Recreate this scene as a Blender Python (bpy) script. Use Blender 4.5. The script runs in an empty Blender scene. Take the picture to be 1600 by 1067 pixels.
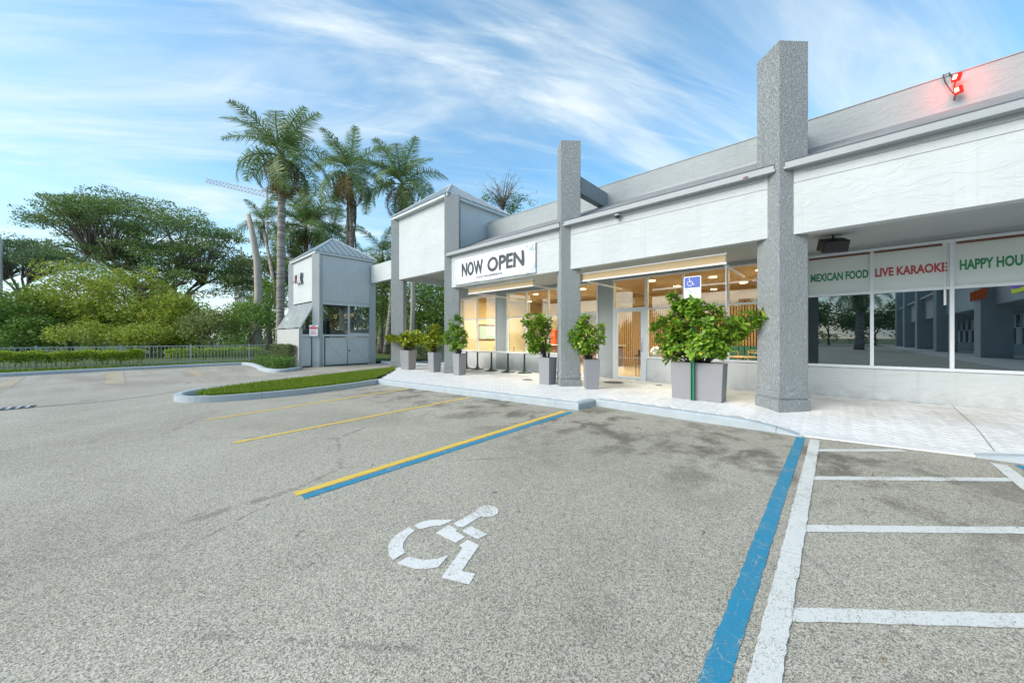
import bpy, bmesh, math, random
import numpy as np
from mathutils import Vector, Matrix
random.seed(7); rng = np.random.default_rng(7)
S = bpy.context.scene; C = S.collection
R = math.radians
# ------------------------------------------------------------------ camera
CAMZ = 1.42; YAW = math.atan2(.6772, .7358); FPX = 551.0; HZ = 528.0
cam = bpy.data.cameras.new('camera'); camo = bpy.data.objects.new('camera', cam); C.objects.link(camo)
camo.location = (0, 0, CAMZ); camo.rotation_euler = (math.pi/2, 0, YAW)
cam.sensor_width = 36; cam.lens = FPX/1600*36; cam.shift_y = -(533.5-HZ)/1600
cam.clip_start = .05; cam.clip_end = 3000; S.camera = camo
def G(px, py, z=0.0):                     # ground point seen at a place in the photograph
    d = (CAMZ-z)*FPX/(py-HZ); l = (px-800)/FPX*d
    return (-.6772*d+.7358*l, .7358*d+.6772*l)
# ------------------------------------------------------------------ sky, sun, exposure
W = bpy.data.worlds.new('World'); S.world = W; W.use_nodes = True
nt = W.node_tree; nt.nodes.clear(); N = nt.nodes.new; L = nt.links.new
SUN_EL, SUN_AZ = R(33), R(200)            # azimuth clockwise from +Y
out = N('ShaderNodeOutputWorld'); bg = N('ShaderNodeBackground'); bg.inputs[1].default_value = .125
sky = N('ShaderNodeTexSky'); sky.sky_type = 'NISHITA'; sky.sun_disc = False
sky.sun_elevation = SUN_EL; sky.sun_rotation = SUN_AZ; sky.air_density = 1.0; sky.dust_density = .6; sky.ozone_density = 2.2
hs = N('ShaderNodeHueSaturation'); hs.inputs['Hue'].default_value = .485; hs.inputs['Saturation'].default_value = 1.2; hs.inputs['Value'].default_value = 1.3; L(sky.outputs[0], hs.inputs['Color'])
tc = N('ShaderNodeTexCoord'); sp = N('ShaderNodeSeparateXYZ'); L(tc.outputs['Generated'], sp.inputs[0])
def mth(op, a, b=None, clamp=False):
    n = N('ShaderNodeMath'); n.operation = op; n.use_clamp = clamp
    for i, v in enumerate((a, b)):
        if v is None: continue
        if isinstance(v, (int, float)): n.inputs[i].default_value = v
        else: L(v, n.inputs[i])
    return n.outputs[0]
den = mth('ADD', mth('MAXIMUM', sp.outputs[2], 0.0), .16)
cx = mth('DIVIDE', sp.outputs[0], den); cy = mth('DIVIDE', sp.outputs[1], den)
cb = N('ShaderNodeCombineXYZ'); L(cx, cb.inputs[0]); L(cy, cb.inputs[1])
def cloud(rot, scl, loc, detail, lo, hi, dist=.6, rough=.58):
    mp = N('ShaderNodeMapping'); mp.vector_type = 'TEXTURE'; mp.inputs['Rotation'].default_value = (0, 0, rot); mp.inputs['Scale'].default_value = (1/scl[0], 1/scl[1], 1)
    mp.inputs['Location'].default_value = loc; L(cb.outputs[0], mp.inputs[0])
    nz = N('ShaderNodeTexNoise'); nz.inputs['Scale'].default_value = 1.0; nz.inputs['Detail'].default_value = detail
    nz.inputs['Roughness'].default_value = rough; nz.inputs['Distortion'].default_value = dist; L(mp.outputs[0], nz.inputs[0])
    mr = N('ShaderNodeMapRange'); mr.interpolation_type = 'SMOOTHSTEP'; mr.inputs[1].default_value = lo; mr.inputs[2].default_value = hi
    L(nz.outputs[0], mr.inputs[0]); return mr.outputs[0]
c1 = cloud(R(62), (.55, 2.0, 1), (3.1, 1.7, 0), 9, .40, .76, .9)
c2 = cloud(R(56), (.8, 5.0, 1), (7.3, 2.2, 0), 10, .50, .80, 1.3, .66)
c3 = cloud(R(80), (.45, .9, 1), (1.3, 5.2, 0), 4, .40, .75, .3)
cov = mth('ADD', mth('MULTIPLY', c1, .75), mth('MULTIPLY', c2, .42), True)
cov = mth('ADD', cov, mth('MULTIPLY', c3, .28), True)
hzn = N('ShaderNodeMapRange'); hzn.inputs[1].default_value = .42; hzn.inputs[2].default_value = .0; hzn.inputs[3].default_value = 0; hzn.inputs[4].default_value = .62
L(sp.outputs[2], hzn.inputs[0])
cov = mth('MINIMUM', mth('ADD', cov, mth('MULTIPLY', hzn.outputs[0], mth('SUBTRACT', 1.0, cov))), .93)
ccol = N('ShaderNodeMix'); ccol.data_type = 'RGBA'; ccol.inputs[6].default_value = (3.3, 4.0, 4.4, 1); ccol.inputs[7].default_value = (4.7, 5.05, 5.1, 1); L(c1, ccol.inputs[0])
mx = N('ShaderNodeMix'); mx.data_type = 'RGBA'; L(cov, mx.inputs[0]); L(hs.outputs[0], mx.inputs[6]); L(ccol.outputs[2], mx.inputs[7])
L(mx.outputs[2], bg.inputs[0]); L(bg.outputs[0], out.inputs[0])
sun = bpy.data.lights.new('sun', 'SUN'); sun.energy = 2.1; sun.angle = R(45); sun.color = (1, .90, .76)
suno = bpy.data.objects.new('sun', sun); C.objects.link(suno)
sd = Vector((math.sin(SUN_AZ)*math.cos(SUN_EL), math.cos(SUN_AZ)*math.cos(SUN_EL), math.sin(SUN_EL)))
suno.rotation_euler = (-sd).to_track_quat('-Z', 'Y').to_euler()
S.view_settings.view_transform = 'Standard'; S.view_settings.look = 'None'; S.view_settings.gamma = 1; S.view_settings.use_curve_mapping = False
S.view_settings.exposure = .85
S.render.engine = 'CYCLES'; S.cycles.max_bounces = 8; S.cycles.transparent_max_bounces = 16
S.cycles.sample_clamp_indirect = 6

# ------------------------------------------------------------------ materials
MATS = {}
class NB:
    def __init__(s, name):
        s.m = bpy.data.materials.new(name); s.m.use_nodes = True; s.t = s.m.node_tree
        s.b = s.t.nodes['Principled BSDF']; s.o = s.t.nodes['Material Output']
        s.tc = s.t.nodes.new('ShaderNodeTexCoord')
    def n(s, k): return s.t.nodes.new(k)
    def l(s, a, b): s.t.links.new(a, b)
    def noise(s, scale, detail=4, rough=.55, map_scale=None, dist=0, seed=0.0):
        nz = s.n('ShaderNodeTexNoise'); nz.inputs['Scale'].default_value = scale; nz.inputs['Detail'].default_value = detail
        nz.inputs['Roughness'].default_value = rough; nz.inputs['Distortion'].default_value = dist
        mp = s.n('ShaderNodeMapping'); mp.inputs['Location'].default_value = (seed, seed*1.7, seed*.3)
        if map_scale: mp.inputs['Scale'].default_value = map_scale
        s.l(s.tc.outputs['Object'], mp.inputs[0]); s.l(mp.outputs[0], nz.inputs[0]); return nz.outputs[0]
    def voro(s, scale, out='Color', feat='F1', map_scale=None):
        v = s.n('ShaderNodeTexVoronoi'); v.inputs['Scale'].default_value = scale; v.feature = feat
        mp = s.n('ShaderNodeMapping')
        if map_scale: mp.inputs['Scale'].default_value = map_scale
        s.l(s.tc.outputs['Object'], mp.inputs[0]); s.l(mp.outputs[0], v.inputs[0]); return v.outputs[out]
    def rng(s, v, lo, hi, a=0, b=1, smooth=False):
        m = s.n('ShaderNodeMapRange'); m.inputs[1].default_value = lo; m.inputs[2].default_value = hi; m.inputs[3].default_value = a; m.inputs[4].default_value = b
        if smooth: m.interpolation_type = 'SMOOTHSTEP'
        s.l(v, m.inputs[0]); return m.outputs[0]
    def mix(s, f, a, b, mode='MIX'):
        m = s.n('ShaderNodeMix'); m.data_type = 'RGBA'; m.blend_type = mode
        for i, v in ((0, f), (6, a), (7, b)):
            if isinstance(v, (int, float)): m.inputs[i].default_value = v
            elif isinstance(v, tuple): m.inputs[i].default_value = (*v, 1)
            else: s.l(v, m.inputs[i])
        return m.outputs[2]
    def math(s, op, a, b):
        m = s.n('ShaderNodeMath'); m.operation = op
        for i, v in enumerate((a, b)):
            if isinstance(v, (int, float)): m.inputs[i].default_value = v
            else: s.l(v, m.inputs[i])
        return m.outputs[0]
    def col(s, v):
        if isinstance(v, tuple): s.b.inputs['Base Color'].default_value = (*v, 1)
        else: s.l(v, s.b.inputs['Base Color'])
    def bump(s, h, strength, dist=.01):
        b = s.n('ShaderNodeBump'); b.inputs['Strength'].default_value = strength; b.inputs['Distance'].default_value = dist
        s.l(h, b.inputs['Height']); s.l(b.outputs[0], s.b.inputs['Normal'])
    def set(s, **k):
        for a, v in k.items(): s.b.inputs[a.replace('_', ' ')].default_value = v
        return s
def simple(name, c, rough=.6, metal=0, var=.12, bump=0, bscale=60, spec=.5, vs=2.5):
    n = NB(name); c = tuple(c)
    d = tuple(x*(1-var) for x in c); e = tuple(min(1, x*(1+var*.6)) for x in c)
    n.col(n.mix(n.noise(vs, 5), d, e)); n.set(Roughness=rough, Metallic=metal); n.b.inputs['Specular IOR Level'].default_value = spec
    if bump: n.bump(n.noise(bscale, 4), bump, .01)
    return n.m
def stucco(name, c, kind):
    n = NB(name); c = tuple(c)
    big = n.noise(.9, 4, .6); v = n.mix(n.rng(big, .3, .7), tuple(x*.93 for x in c), tuple(min(1, x*1.04) for x in c))
    if kind == 'rough':
        h1 = n.noise(30, 5, .6, (1.3, 1.3, .55), .8); h2 = n.noise(60, 3, .6, (1.2, 1.2, .5))
        h = n.math('ADD', n.rng(h1, .42, .62, smooth=True), n.math('MULTIPLY', h2, .5))
        v = n.mix(n.rng(h1, .34, .48), tuple(x*.80 for x in c), v)
        n.col(v); n.bump(h, .85, .02)
    elif kind == 'troweled':
        h = n.math('ADD', n.rng(n.noise(2.6, 5, .62, (1, 1, 2.2), 1.0), .46, .58, smooth=True), n.math('MULTIPLY', n.noise(26, 4, .6), .35))
        n.col(v); n.bump(h, .35, .014)
    else:
        h = n.noise(38, 4, .6, None, .3); n.col(v); n.bump(h, .5, .012)
    # faint vertical weather streaks
    st = n.rng(n.noise(3.0, 4, .7, (1.6, 1.6, .06)), .56, .78)
    gp = n.n('ShaderNodeNewGeometry'); gz = n.n('ShaderNodeSeparateXYZ'); n.l(gp.outputs['Position'], gz.inputs[0])
    ft = n.math('MULTIPLY', n.rng(gz.outputs[2], .55, .10), n.rng(n.noise(5, 5, .7), .35, .65)); v = n.mix(n.math('MULTIPLY', ft, .45), v, tuple(x*.45 for x in c))
    n.col(n.mix(n.math('MULTIPLY', st, .26), v, tuple(x*.55 for x in c)))
    n.set(Roughness=.85); n.b.inputs['Specular IOR Level'].default_value = .25
    return n.m
WHITE = (.53, .57, .58); GREY = (.37, .405, .415)
MATS['white'] = stucco('white_stucco', WHITE, 'troweled')
MATS['whitefine'] = stucco('white_fine_stucco', (.62, .65, .65), 'fine')
MATS['column'] = stucco('grey_rough_stucco', GREY, 'rough')
MATS['greywall'] = stucco('grey_stucco', (.41, .445, .45), 'fine')
MATS['parapet'] = stucco('parapet_stucco', (.36, .395, .40), 'troweled')
MATS['trim'] = simple('trim_paint', (.54, .585, .60), .5, var=.06)
MATS['frame'] = simple('window_frame_paint', (.68, .73, .78), .4, var=.05)
MATS['kerbp'] = simple('painted_kerb', (.40, .46, .49), .75, var=.22, bump=.4, bscale=40, vs=5)
MATS['planter'] = simple('planter_resin', (.265, .27, .285), .5, var=.04, bump=.05)
MATS['soil'] = simple('soil', (.05, .035, .022), .95, var=.4, bump=.8)
MATS['darkmetal'] = simple('dark_green_black_metal', (.02, .05, .05), .45, .3)
MATS['black'] = simple('black_plastic', (.015, .015, .018), .45)
MATS['greenpost'] = simple('green_sign_post', (.015, .16, .09), .5, .1)
MATS['gutterp'] = simple('gutter_paint', (.34, .37, .385), .5, var=.12, vs=6)
MATS['roofgrey'] = simple('painted_roof_felt', (.24, .26, .27), .85, var=.25, bump=.5)
MATS['roofmetal'] = simple('standing_seam_metal', (.27, .33, .345), .45, .3, var=.1)
MATS['shingle'] = simple('dark_shingle', (.12, .13, .14), .9, var=.3, bump=.6)
MATS['tan'] = simple('tan_awning_fabric', (.50, .38, .22), .85, var=.08, bump=.2, bscale=150)
MATS['brown'] = simple('brown_wood', (.16, .07, .035), .6, var=.2)
MATS['fencemetal'] = simple('grey_fence_paint', (.42, .46, .48), .5, .1)
MATS['bannerm'] = simple('vinyl_banner', (.74, .80, .84), .35, var=.03)
MATS['letter'] = simple('letter_grey', (.15, .155, .17), .5, var=0)
MATS['teal'] = simple('print_pale_teal', (.50, .68, .70), .5, var=.1)
MATS['green'] = simple('print_green', (.03, .23, .10), .5, var=0)
MATS['red'] = simple('print_red', (.45, .06, .07), .5, var=0)
MATS['signwhite'] = simple('sign_white', (.78, .80, .84), .4, var=.02)
MATS['signblue'] = simple('sign_blue', (.05, .10, .42), .4, var=.03)
MATS['shade'] = simple('frosted_shade_film', (.66, .72, .71), .35, var=.08, vs=.8)
MATS['tabletop'] = simple('white_tabletop', (.72, .74, .72), .25, var=.03)
MATS['steel'] = simple('brushed_steel', (.5, .5, .5), .3, .8)
MATS['tilewall'] = simple('cream_tile_wall', (.76, .68, .48), .4, var=.06)
MATS['ceil_in'] = simple('tan_ceiling', (.46, .39, .28), .8, var=.08)
MATS['floor_in'] = simple('interior_floor', (.42, .34, .24), .35, var=.1)
MATS['woodslat'] = simple('oak_slat', (.50, .31, .15), .5, var=.15, vs=6)
MATS['orange'] = simple('orange_red_plastic', (.75, .10, .03), .4)
MATS['booth'] = simple('green_vinyl', (.03, .16, .12), .45)
MATS['ventgrey'] = simple('grey_plastic', (.42, .44, .46), .5)
MATS['concrete'] = simple('concrete', (.46, .47, .46), .85, var=.15, bump=.3, bscale=30)
MATS['crane'] = simple('crane_steel', (.42, .28, .24), .6)
MATS['carpaint'] = simple('white_car_paint', (.7, .7, .72), .2)
MATS['yellowlit'] = simple('yellow_blind', (.75, .60, .25), .7)
def emis(name, c, s):
    n = NB(name); e = n.n('ShaderNodeEmission'); e.inputs[0].default_value = (*c, 1); e.inputs[1].default_value = s; n.l(e.outputs[0], n.o.inputs[0]); return n.m
MATS['lamp'] = emis('warm_lamp_disc', (1, .80, .50), 14)
MATS['redlamp'] = emis('red_lamp', (1, .03, .02), 1.0)
MATS['redcore'] = emis('red_lamp_core', (1, .62, .38), 2.2)
MATS['neon1'] = emis('purple_neon', (.35, .12, 1), .9)
MATS['neon2'] = emis('yellow_neon', (.8, .9, .1), .8)
MATS['neon3'] = emis('orange_letter', (1, .2, .05), .22)
def glass(name, refl, tint, f0=.06):
    n = NB(name); t = n.n('ShaderNodeBsdfTransparent'); t.inputs[0].default_value = (*tint, 1)
    g = n.n('ShaderNodeBsdfGlossy'); g.inputs['Roughness'].default_value = 0.0; g.inputs[0].default_value = (*refl, 1)
    fr = n.n('ShaderNodeLayerWeight'); fr.inputs[0].default_value = .5
    f = n.math('ADD', n.math('MULTIPLY', n.math('POWER', fr.outputs['Facing'], 5.0), .9), f0+.03); m = n.n('ShaderNodeMixShader'); n.l(f, m.inputs[0]); n.l(t.outputs[0], m.inputs[1]); n.l(g.outputs[0], m.inputs[2]); n.l(m.outputs[0], n.o.inputs[0]); return n.m
MATS['glass'] = glass('clear_glass', (1, 1, 1), (.94, .95, .90), .07)
MATS['meshglass'] = glass('dusty_screen', (.5, .52, .52), (.62, .66, .66), .02)
MATS['filmglass'] = glass('tan_film_glass', (1, 1, 1), (.80, .72, .55), .09)
n = NB('fly_screen'); n.col((.42, .46, .47)); tt = n.n('ShaderNodeBsdfTransparent'); m = n.n('ShaderNodeMixShader'); m.inputs[0].default_value = .42; n.l(tt.outputs[0], m.inputs[1]); n.l(n.b.outputs[0], m.inputs[2]); n.l(m.outputs[0], n.o.inputs[0]); MATS['flyscreen'] = n.m
n = NB('tinted_mirror_glass'); g = n.n('ShaderNodeBsdfGlossy'); g.inputs['Roughness'].default_value = .0; g.inputs[0].default_value = (.66, .80, .86, 1)
df = n.n('ShaderNodeBsdfDiffuse'); df.inputs[0].default_value = (.006, .010, .014, 1); m = n.n('ShaderNodeMixShader'); m.inputs[0].default_value = .26
n.l(df.outputs[0], m.inputs[1]); n.l(g.outputs[0], m.inputs[2]); n.l(m.outputs[0], n.o.inputs[0]); MATS['darkglass'] = n.m

# asphalt: pale worn aggregate, stains, hairline cracks
def asphalt_nodes(n):
    sp1 = n.voro(260, 'Color'); bw = n.n('ShaderNodeSeparateColor'); n.l(sp1, bw.inputs[0])
    sp2 = n.voro(120, 'Color'); bw2 = n.n('ShaderNodeSeparateColor'); n.l(sp2, bw2.inputs[0])
    a = n.mix(n.rng(bw.outputs[0], .1, .95), (.145, .14, .12), (.66, .618, .495))
    a = n.mix(n.math('MULTIPLY', n.rng(bw2.outputs[0], .90, .94), .6), a, (.60, .585, .54))
    a = n.mix(n.math('MULTIPLY', n.rng(bw2.outputs[1], .88, .92), .55), a, (.055, .055, .055))
    big = n.noise(.42, 6, .6, None, .5); a = n.mix(n.rng(big, .34, .66), (.78, .76, .73), a, 'MULTIPLY') if False else n.mix(.85, a, n.mix(n.rng(big, .32, .68), (.80, .79, .77), (1.12, 1.12, 1.12)), 'MULTIPLY')
    blot = n.rng(n.noise(1.5, 7, .70, None, .3, 4), .58, .78); a = n.mix(n.math('MULTIPLY', blot, .30), a, (.10, .092, .078))
    drip = n.rng(n.noise(15.0, 3, .5, (1, .45, 1), .5, 9), .72, .76); a = n.mix(n.math('MULTIPLY', drip, .65), a, (.045, .045, .045))
    # tyre-worn, oily band just in front of the kerb (stalls), brownish dirt
    sx = n.n('ShaderNodeSeparateXYZ'); n.l(n.tc.outputs['Object'], sx.inputs[0])
    band = n.math('MULTIPLY', n.rng(sx.outputs[1], 2.7, 5.0, smooth=True), n.rng(sx.outputs[1], 7.2, 5.8, smooth=True))
    band = n.math('MULTIPLY', band, n.rng(sx.outputs[0], -11, -9)); band = n.math('MULTIPLY', band, n.rng(sx.outputs[0], 3, 0))
    st = n.rng(n.noise(1.7, 6, .68, (1, .8, 1), 0.25, 2), .48, .60)
    a = n.mix(n.math('MULTIPLY', n.math('MULTIPLY', band, st), .72), a, (.085, .072, .055))
    # tan runoff in the driveway
    dr = n.math('MULTIPLY', n.rng(sx.outputs[0], -13.5, -16, smooth=True), n.rng(n.noise(.55, 5, .6, (.6, 2.2, 1), .4, 6), .42, .60))
    a = n.mix(n.math('MULTIPLY', dr, .55), a, (.21, .165, .12))
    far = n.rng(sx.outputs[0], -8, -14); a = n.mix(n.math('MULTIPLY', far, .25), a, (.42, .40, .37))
    # crack network
    ck = n.voro(.33, 'Distance', 'DISTANCE_TO_EDGE'); wob = n.noise(3.5, 5, .7)
    cr = n.rng(n.math('ADD', ck, n.math('MULTIPLY', wob, .07)), .036, .040, 1, 0)
    a = n.mix(n.math('MULTIPLY', cr, n.math('MULTIPLY', n.rng(n.noise(.3, 3), .46, .58), .34)), a, (.05, .05, .048))
    h = n.math('ADD', bw.outputs[0], n.math('MULTIPLY', bw2.outputs[0], .4))
    return a, h, bw.outputs[1], bw2.outputs[1]
n = NB('asphalt'); a, h, _, _ = asphalt_nodes(n); n.col(a); n.bump(h, .5, .005); n.set(Roughness=.88); MATS['asphalt'] = n.m
def paint(name, c, wear):
    n = NB(name); a, h, s1, s2 = asphalt_nodes(n)
    w = n.math('ADD', n.math('MULTIPLY', s1, .35), n.noise(2.2, 7, .72, None, .4, 3)); w = n.math('ADD', w, n.math('MULTIPLY', n.rng(s2, .86, .9), .12))
    f = n.rng(w, wear, wear+.09, 1, 0)
    ed = n.voro(9, 'Distance', 'DISTANCE_TO_EDGE'); ck = n.rng(n.math('ADD', ed, n.math('MULTIPLY', n.noise(25, 4), .05)), .027, .036, 1, 0); ck = n.math('MULTIPLY', ck, n.rng(n.noise(1.3, 4, .6, None, 0, 12), .47, .56))
    f = n.math('MULTIPLY', f, n.math('SUBTRACT', 1.0, n.math('MULTIPLY', ck, .75)))
    pv = n.mix(n.noise(9, 5), tuple(x*.82 for x in c), c); pv = n.mix(n.math('MULTIPLY', s1, .22), pv, (.2, .2, .2))
    n.col(n.mix(f, a, pv)); n.bump(h, .35, .005); n.set(Roughness=.7); MATS[name] = n.m
paint('paint_white', (.76, .78, .74), .80); paint('paint_yellow', (.86, .60, .07), .90); paint('paint_blue', (.0, .26, .44), .84)
paint('paint_yellow_worn', (.60, .45, .20), .58); paint('paint_symbol', (.84, .85, .82), .82)
n = NB('paver_white'); rp = n.n('ShaderNodeObjectInfo'); gi = n.n('ShaderNodeNewGeometry')
v = n.mix(n.math('ADD', n.math('MULTIPLY', gi.outputs['Random Per Island'], .5), n.math('MULTIPLY', rp.outputs['Random'], .5)), (.62, .645, .65), (.76, .775, .78))
tcg = n.n('ShaderNodeNewGeometry'); nz = n.n('ShaderNodeTexNoise'); nz.inputs['Scale'].default_value = 1.6; nz.inputs['Detail'].default_value = 6; n.l(tcg.outputs['Position'], nz.inputs[0])
nz2 = n.n('ShaderNodeTexNoise'); nz2.inputs['Scale'].default_value = 14; nz2.inputs['Detail'].default_value = 5; n.l(tcg.outputs['Position'], nz2.inputs[0])
sxp = n.n('ShaderNodeSeparateXYZ'); n.l(tcg.outputs['Position'], sxp.inputs[0])
dirt = n.math('MULTIPLY', n.rng(sxp.outputs[1], 7.0, 9.6, .25, .95), n.rng(nz.outputs[0], .36, .66))
v = n.mix(n.math('MULTIPLY', dirt, .45), v, (.36, .30, .22)); v = n.mix(n.math('MULTIPLY', n.rng(nz2.outputs[0], .58, .72), .4), v, (.34, .33, .31))
n.col(v); n.set(Roughness=.55); n.bump(nz2.outputs[0], .2, .004); MATS['paver'] = n.m
MATS['joint'] = simple('paver_joint', (.50, .50, .48), .9)
n = NB('lawn'); n.col(n.mix(n.noise(3, 6, .7), (.035, .06, .012), (.10, .15, .025))); n.set(Roughness=.95); n.bump(n.noise(40, 4), .8, .03); MATS['lawn'] = n.m
def leafmat(name, c0, c1, c2=None, p2=.92, rough=.5, trans=.35):
    n = NB(name); g = n.n('ShaderNodeNewGeometry'); oi = n.n('ShaderNodeObjectInfo'); r = n.math('FRACT', n.math('ADD', g.outputs['Random Per Island'], oi.outputs['Random']), 0)
    v = n.mix(r, c0, c1)
    if c2: v = n.mix(n.rng(r, p2, p2+.02), v, c2)
    big = n.noise(.5, 3); v = n.mix(n.rng(big, .35, .65), n.mix(1.0, v, (.8, .85, .8), 'MULTIPLY'), v)
    n.col(v); n.set(Roughness=rough); n.b.inputs['Specular IOR Level'].default_value = .3
    tr = n.n('ShaderNodeBsdfTranslucent'); n.l(v, tr.inputs[0]); m = n.n('ShaderNodeMixShader'); m.inputs[0].default_value = trans
    n.l(n.b.outputs[0], m.inputs[1]); n.l(tr.outputs[0], m.inputs[2]); n.l(m.outputs[0], n.o.inputs[0]); MATS[name] = n.m
leafmat('leaf_banyan', (0.115, 0.197, 0.069), (0.278, 0.382, 0.128)); leafmat('leaf_yellow', (0.172, 0.287, 0.034), (0.529, 0.575, 0.092), (0.575, 0.529, 0.115), .93)
leafmat('leaf_green', (0.096, 0.204, 0.048), (0.288, 0.432, 0.084)); leafmat('leaf_olive', (0.140, 0.201, 0.070), (0.383, 0.422, 0.151))
leafmat('leaf_blue', (0.086, 0.161, 0.077), (0.194, 0.281, 0.130))
leafmat('leaf_palm', (0.109, 0.204, 0.071), (0.287, 0.395, 0.144), (0.624, 0.526, 0.215), .94, .4); leafmat('leaf_palm_old', (.20, .17, .06), (.28, .20, .08))
leafmat('leaf_potted', (0.093, 0.234, 0.020), (0.318, 0.486, 0.050), (0.837, 0.720, 0.067), .975, .30, .3); leafmat('leaf_potted_yellow', (0.132, 0.240, 0.014), (0.408, 0.444, 0.036), (0.744, 0.600, 0.060), .92, .35, .28)
leafmat('leaf_hedge', (0.123, 0.246, 0.024), (0.540, 0.663, 0.049)); leafmat('leaf_bush', (0.077, 0.139, 0.046), (0.308, 0.370, 0.185), (0.585, 0.308, 0.185), .95)
leafmat('leaf_clipped', (0.078, 0.172, 0.031), (0.234, 0.374, 0.094)); leafmat('grassblade', (0.104, 0.195, 0.013), (0.312, 0.416, 0.039))
leafmat('leaf_dead', (.25, .15, .05), (.45, .32, .12))
MATS['bark'] = simple('bark', (.16, .135, .115), .9, var=.35, bump=.9, bscale=12); MATS['barkdark'] = simple('dark_bark', (.075, .055, .045), .9, var=.35, bump=.9, bscale=12)
n = NB('palm_bark'); n.col(n.mix(n.rng(n.noise(1.0, 4, .6, (1, 1, 9)), .4, .6), (.17, .145, .125), (.36, .33, .29))); n.set(Roughness=.9); n.bump(n.noise(1.0, 3, .5, (1, 1, 11)), .8, .03); MATS['palmbark'] = n.m
MATS['crownshaft'] = simple('palm_crownshaft', (.13, .15, .06), .5, var=.25); MATS['seed'] = simple('palm_fruit_stalks', (.22, .10, .05), .8, var=.3)
MATS['palebark'] = simple('pale_bark', (.42, .37, .32), .9, var=.3, bump=.6, bscale=8)

# ------------------------------------------------------------------ builders
ORG = {}
def tag(o, label=None, cat=None, group=None, kind=None):
    for k, v in (('label', label), ('category', cat), ('group', group), ('kind', kind)):
        if v: o[k] = v
    return o
def empty(name, loc, label=None, cat=None, group=None, kind=None):
    o = bpy.data.objects.new(name, None); C.objects.link(o); o.location = loc; o.empty_display_size = .2
    ORG[o.name] = Vector(loc); return tag(o, label, cat, group, kind)
def link(name, me, mat, parent=None, loc=None):
    o = bpy.data.objects.new(name, me); C.objects.link(o)
    if mat is not None:
        if isinstance(mat, str): mat = MATS[mat]
        if not me.materials: me.materials.append(mat)
    if parent is not None:
        org = ORG[parent.name]; ORG[o.name] = org; o.parent = parent
    else:
        org = Vector(loc) if loc is not None else Vector((0, 0, 0)); o.location = org; ORG[o.name] = org
    return o, org
class MB:
    def __init__(s): s.v = []; s.f = []
    def add(s, vs, fs):
        b = len(s.v); s.v += [tuple(p) for p in vs]; s.f += [tuple(b+i for i in f) for f in fs]; return s
    def box(s, x0, x1, y0, y1, z0, z1):
        return s.add([(x0,y0,z0),(x1,y0,z0),(x1,y1,z0),(x0,y1,z0),(x0,y0,z1),(x1,y0,z1),(x1,y1,z1),(x0,y1,z1)],
                     [(0,3,2,1),(4,5,6,7),(0,1,5,4),(1,2,6,5),(2,3,7,6),(3,0,4,7)])
    def prism(s, poly, z0, z1, top=None):
        n = len(poly); t = top or poly
        return s.add([(x, y, z0) for x, y in poly]+[(x, y, z1) for x, y in t],
                     [tuple(range(n-1, -1, -1)), tuple(range(n, 2*n))]+[(i, (i+1) % n, n+(i+1) % n, n+i) for i in range(n)])
    def solid(s, quad, off):            # a flat polygon given thickness along off
        n = len(quad); o = Vector(off); q = [Vector(p) for p in quad]
        return s.add(q+[p+o for p in q], [tuple(range(n-1, -1, -1)), tuple(range(n, 2*n))]+[(i, (i+1) % n, n+(i+1) % n, n+i) for i in range(n)])
    def tube(s, pts, rad, n=8, cap=True):
        pts = [Vector(p) for p in pts]; rad = rad if isinstance(rad, (list, tuple)) else [rad]*len(pts)
        b = len(s.v); up = None
        for i, p in enumerate(pts):
            d = (pts[min(i+1, len(pts)-1)]-pts[max(i-1, 0)]).normalized()
            if up is None: up = d.orthogonal().normalized()
            up = (up-d*up.dot(d)).normalized(); w = d.cross(up)
            for k in range(n):
                a = 2*math.pi*k/n; s.v.append(tuple(p+(up*math.cos(a)+w*math.sin(a))*rad[i]))
        for i in range(len(pts)-1):
            for k in range(n):
                s.f.append((b+i*n+k, b+i*n+(k+1) % n, b+(i+1)*n+(k+1) % n, b+(i+1)*n+k))
        if cap: s.f.append(tuple(b+k for k in range(n-1, -1, -1))); s.f.append(tuple(b+(len(pts)-1)*n+k for k in range(n)))
        return s
    def lathe(s, c, prof, n=20):
        b = len(s.v)
        for r, z in prof:
            for k in range(n):
                a = 2*math.pi*k/n; s.v.append((c[0]+r*math.cos(a), c[1]+r*math.sin(a), c[2]+z))
        for i in range(len(prof)-1):
            for k in range(n): s.f.append((b+i*n+k, b+i*n+(k+1) % n, b+(i+1)*n+(k+1) % n, b+(i+1)*n+k))
        s.f.append(tuple(b+k for k in range(n-1, -1, -1))); s.f.append(tuple(b+(len(prof)-1)*n+k for k in range(n)))
        return s
    def build(s, name, mat, parent=None, loc=None, bevel=0, smooth=False, lab=None):
        me = bpy.data.meshes.new(name)
        org = ORG[parent.name] if parent is not None else (Vector(loc) if loc is not None else Vector((0, 0, 0)))
        me.from_pydata([(x-org.x, y-org.y, z-org.z) for x, y, z in s.v], [], s.f); me.validate(); me.update()
        if smooth: me.polygons.foreach_set('use_smooth', [True]*len(me.polygons))
        o, _ = link(name, me, mat, parent, loc)
        if bevel:
            m = o.modifiers.new('bevel', 'BEVEL'); m.width = bevel; m.segments = 2; m.limit_method = 'ANGLE'
        if lab: o['label'] = lab
        return o
def box(name, mat, parent, *a, bevel=0, lab=None): return MB().box(*a).build(name, mat, parent, bevel=bevel, lab=lab)
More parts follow.
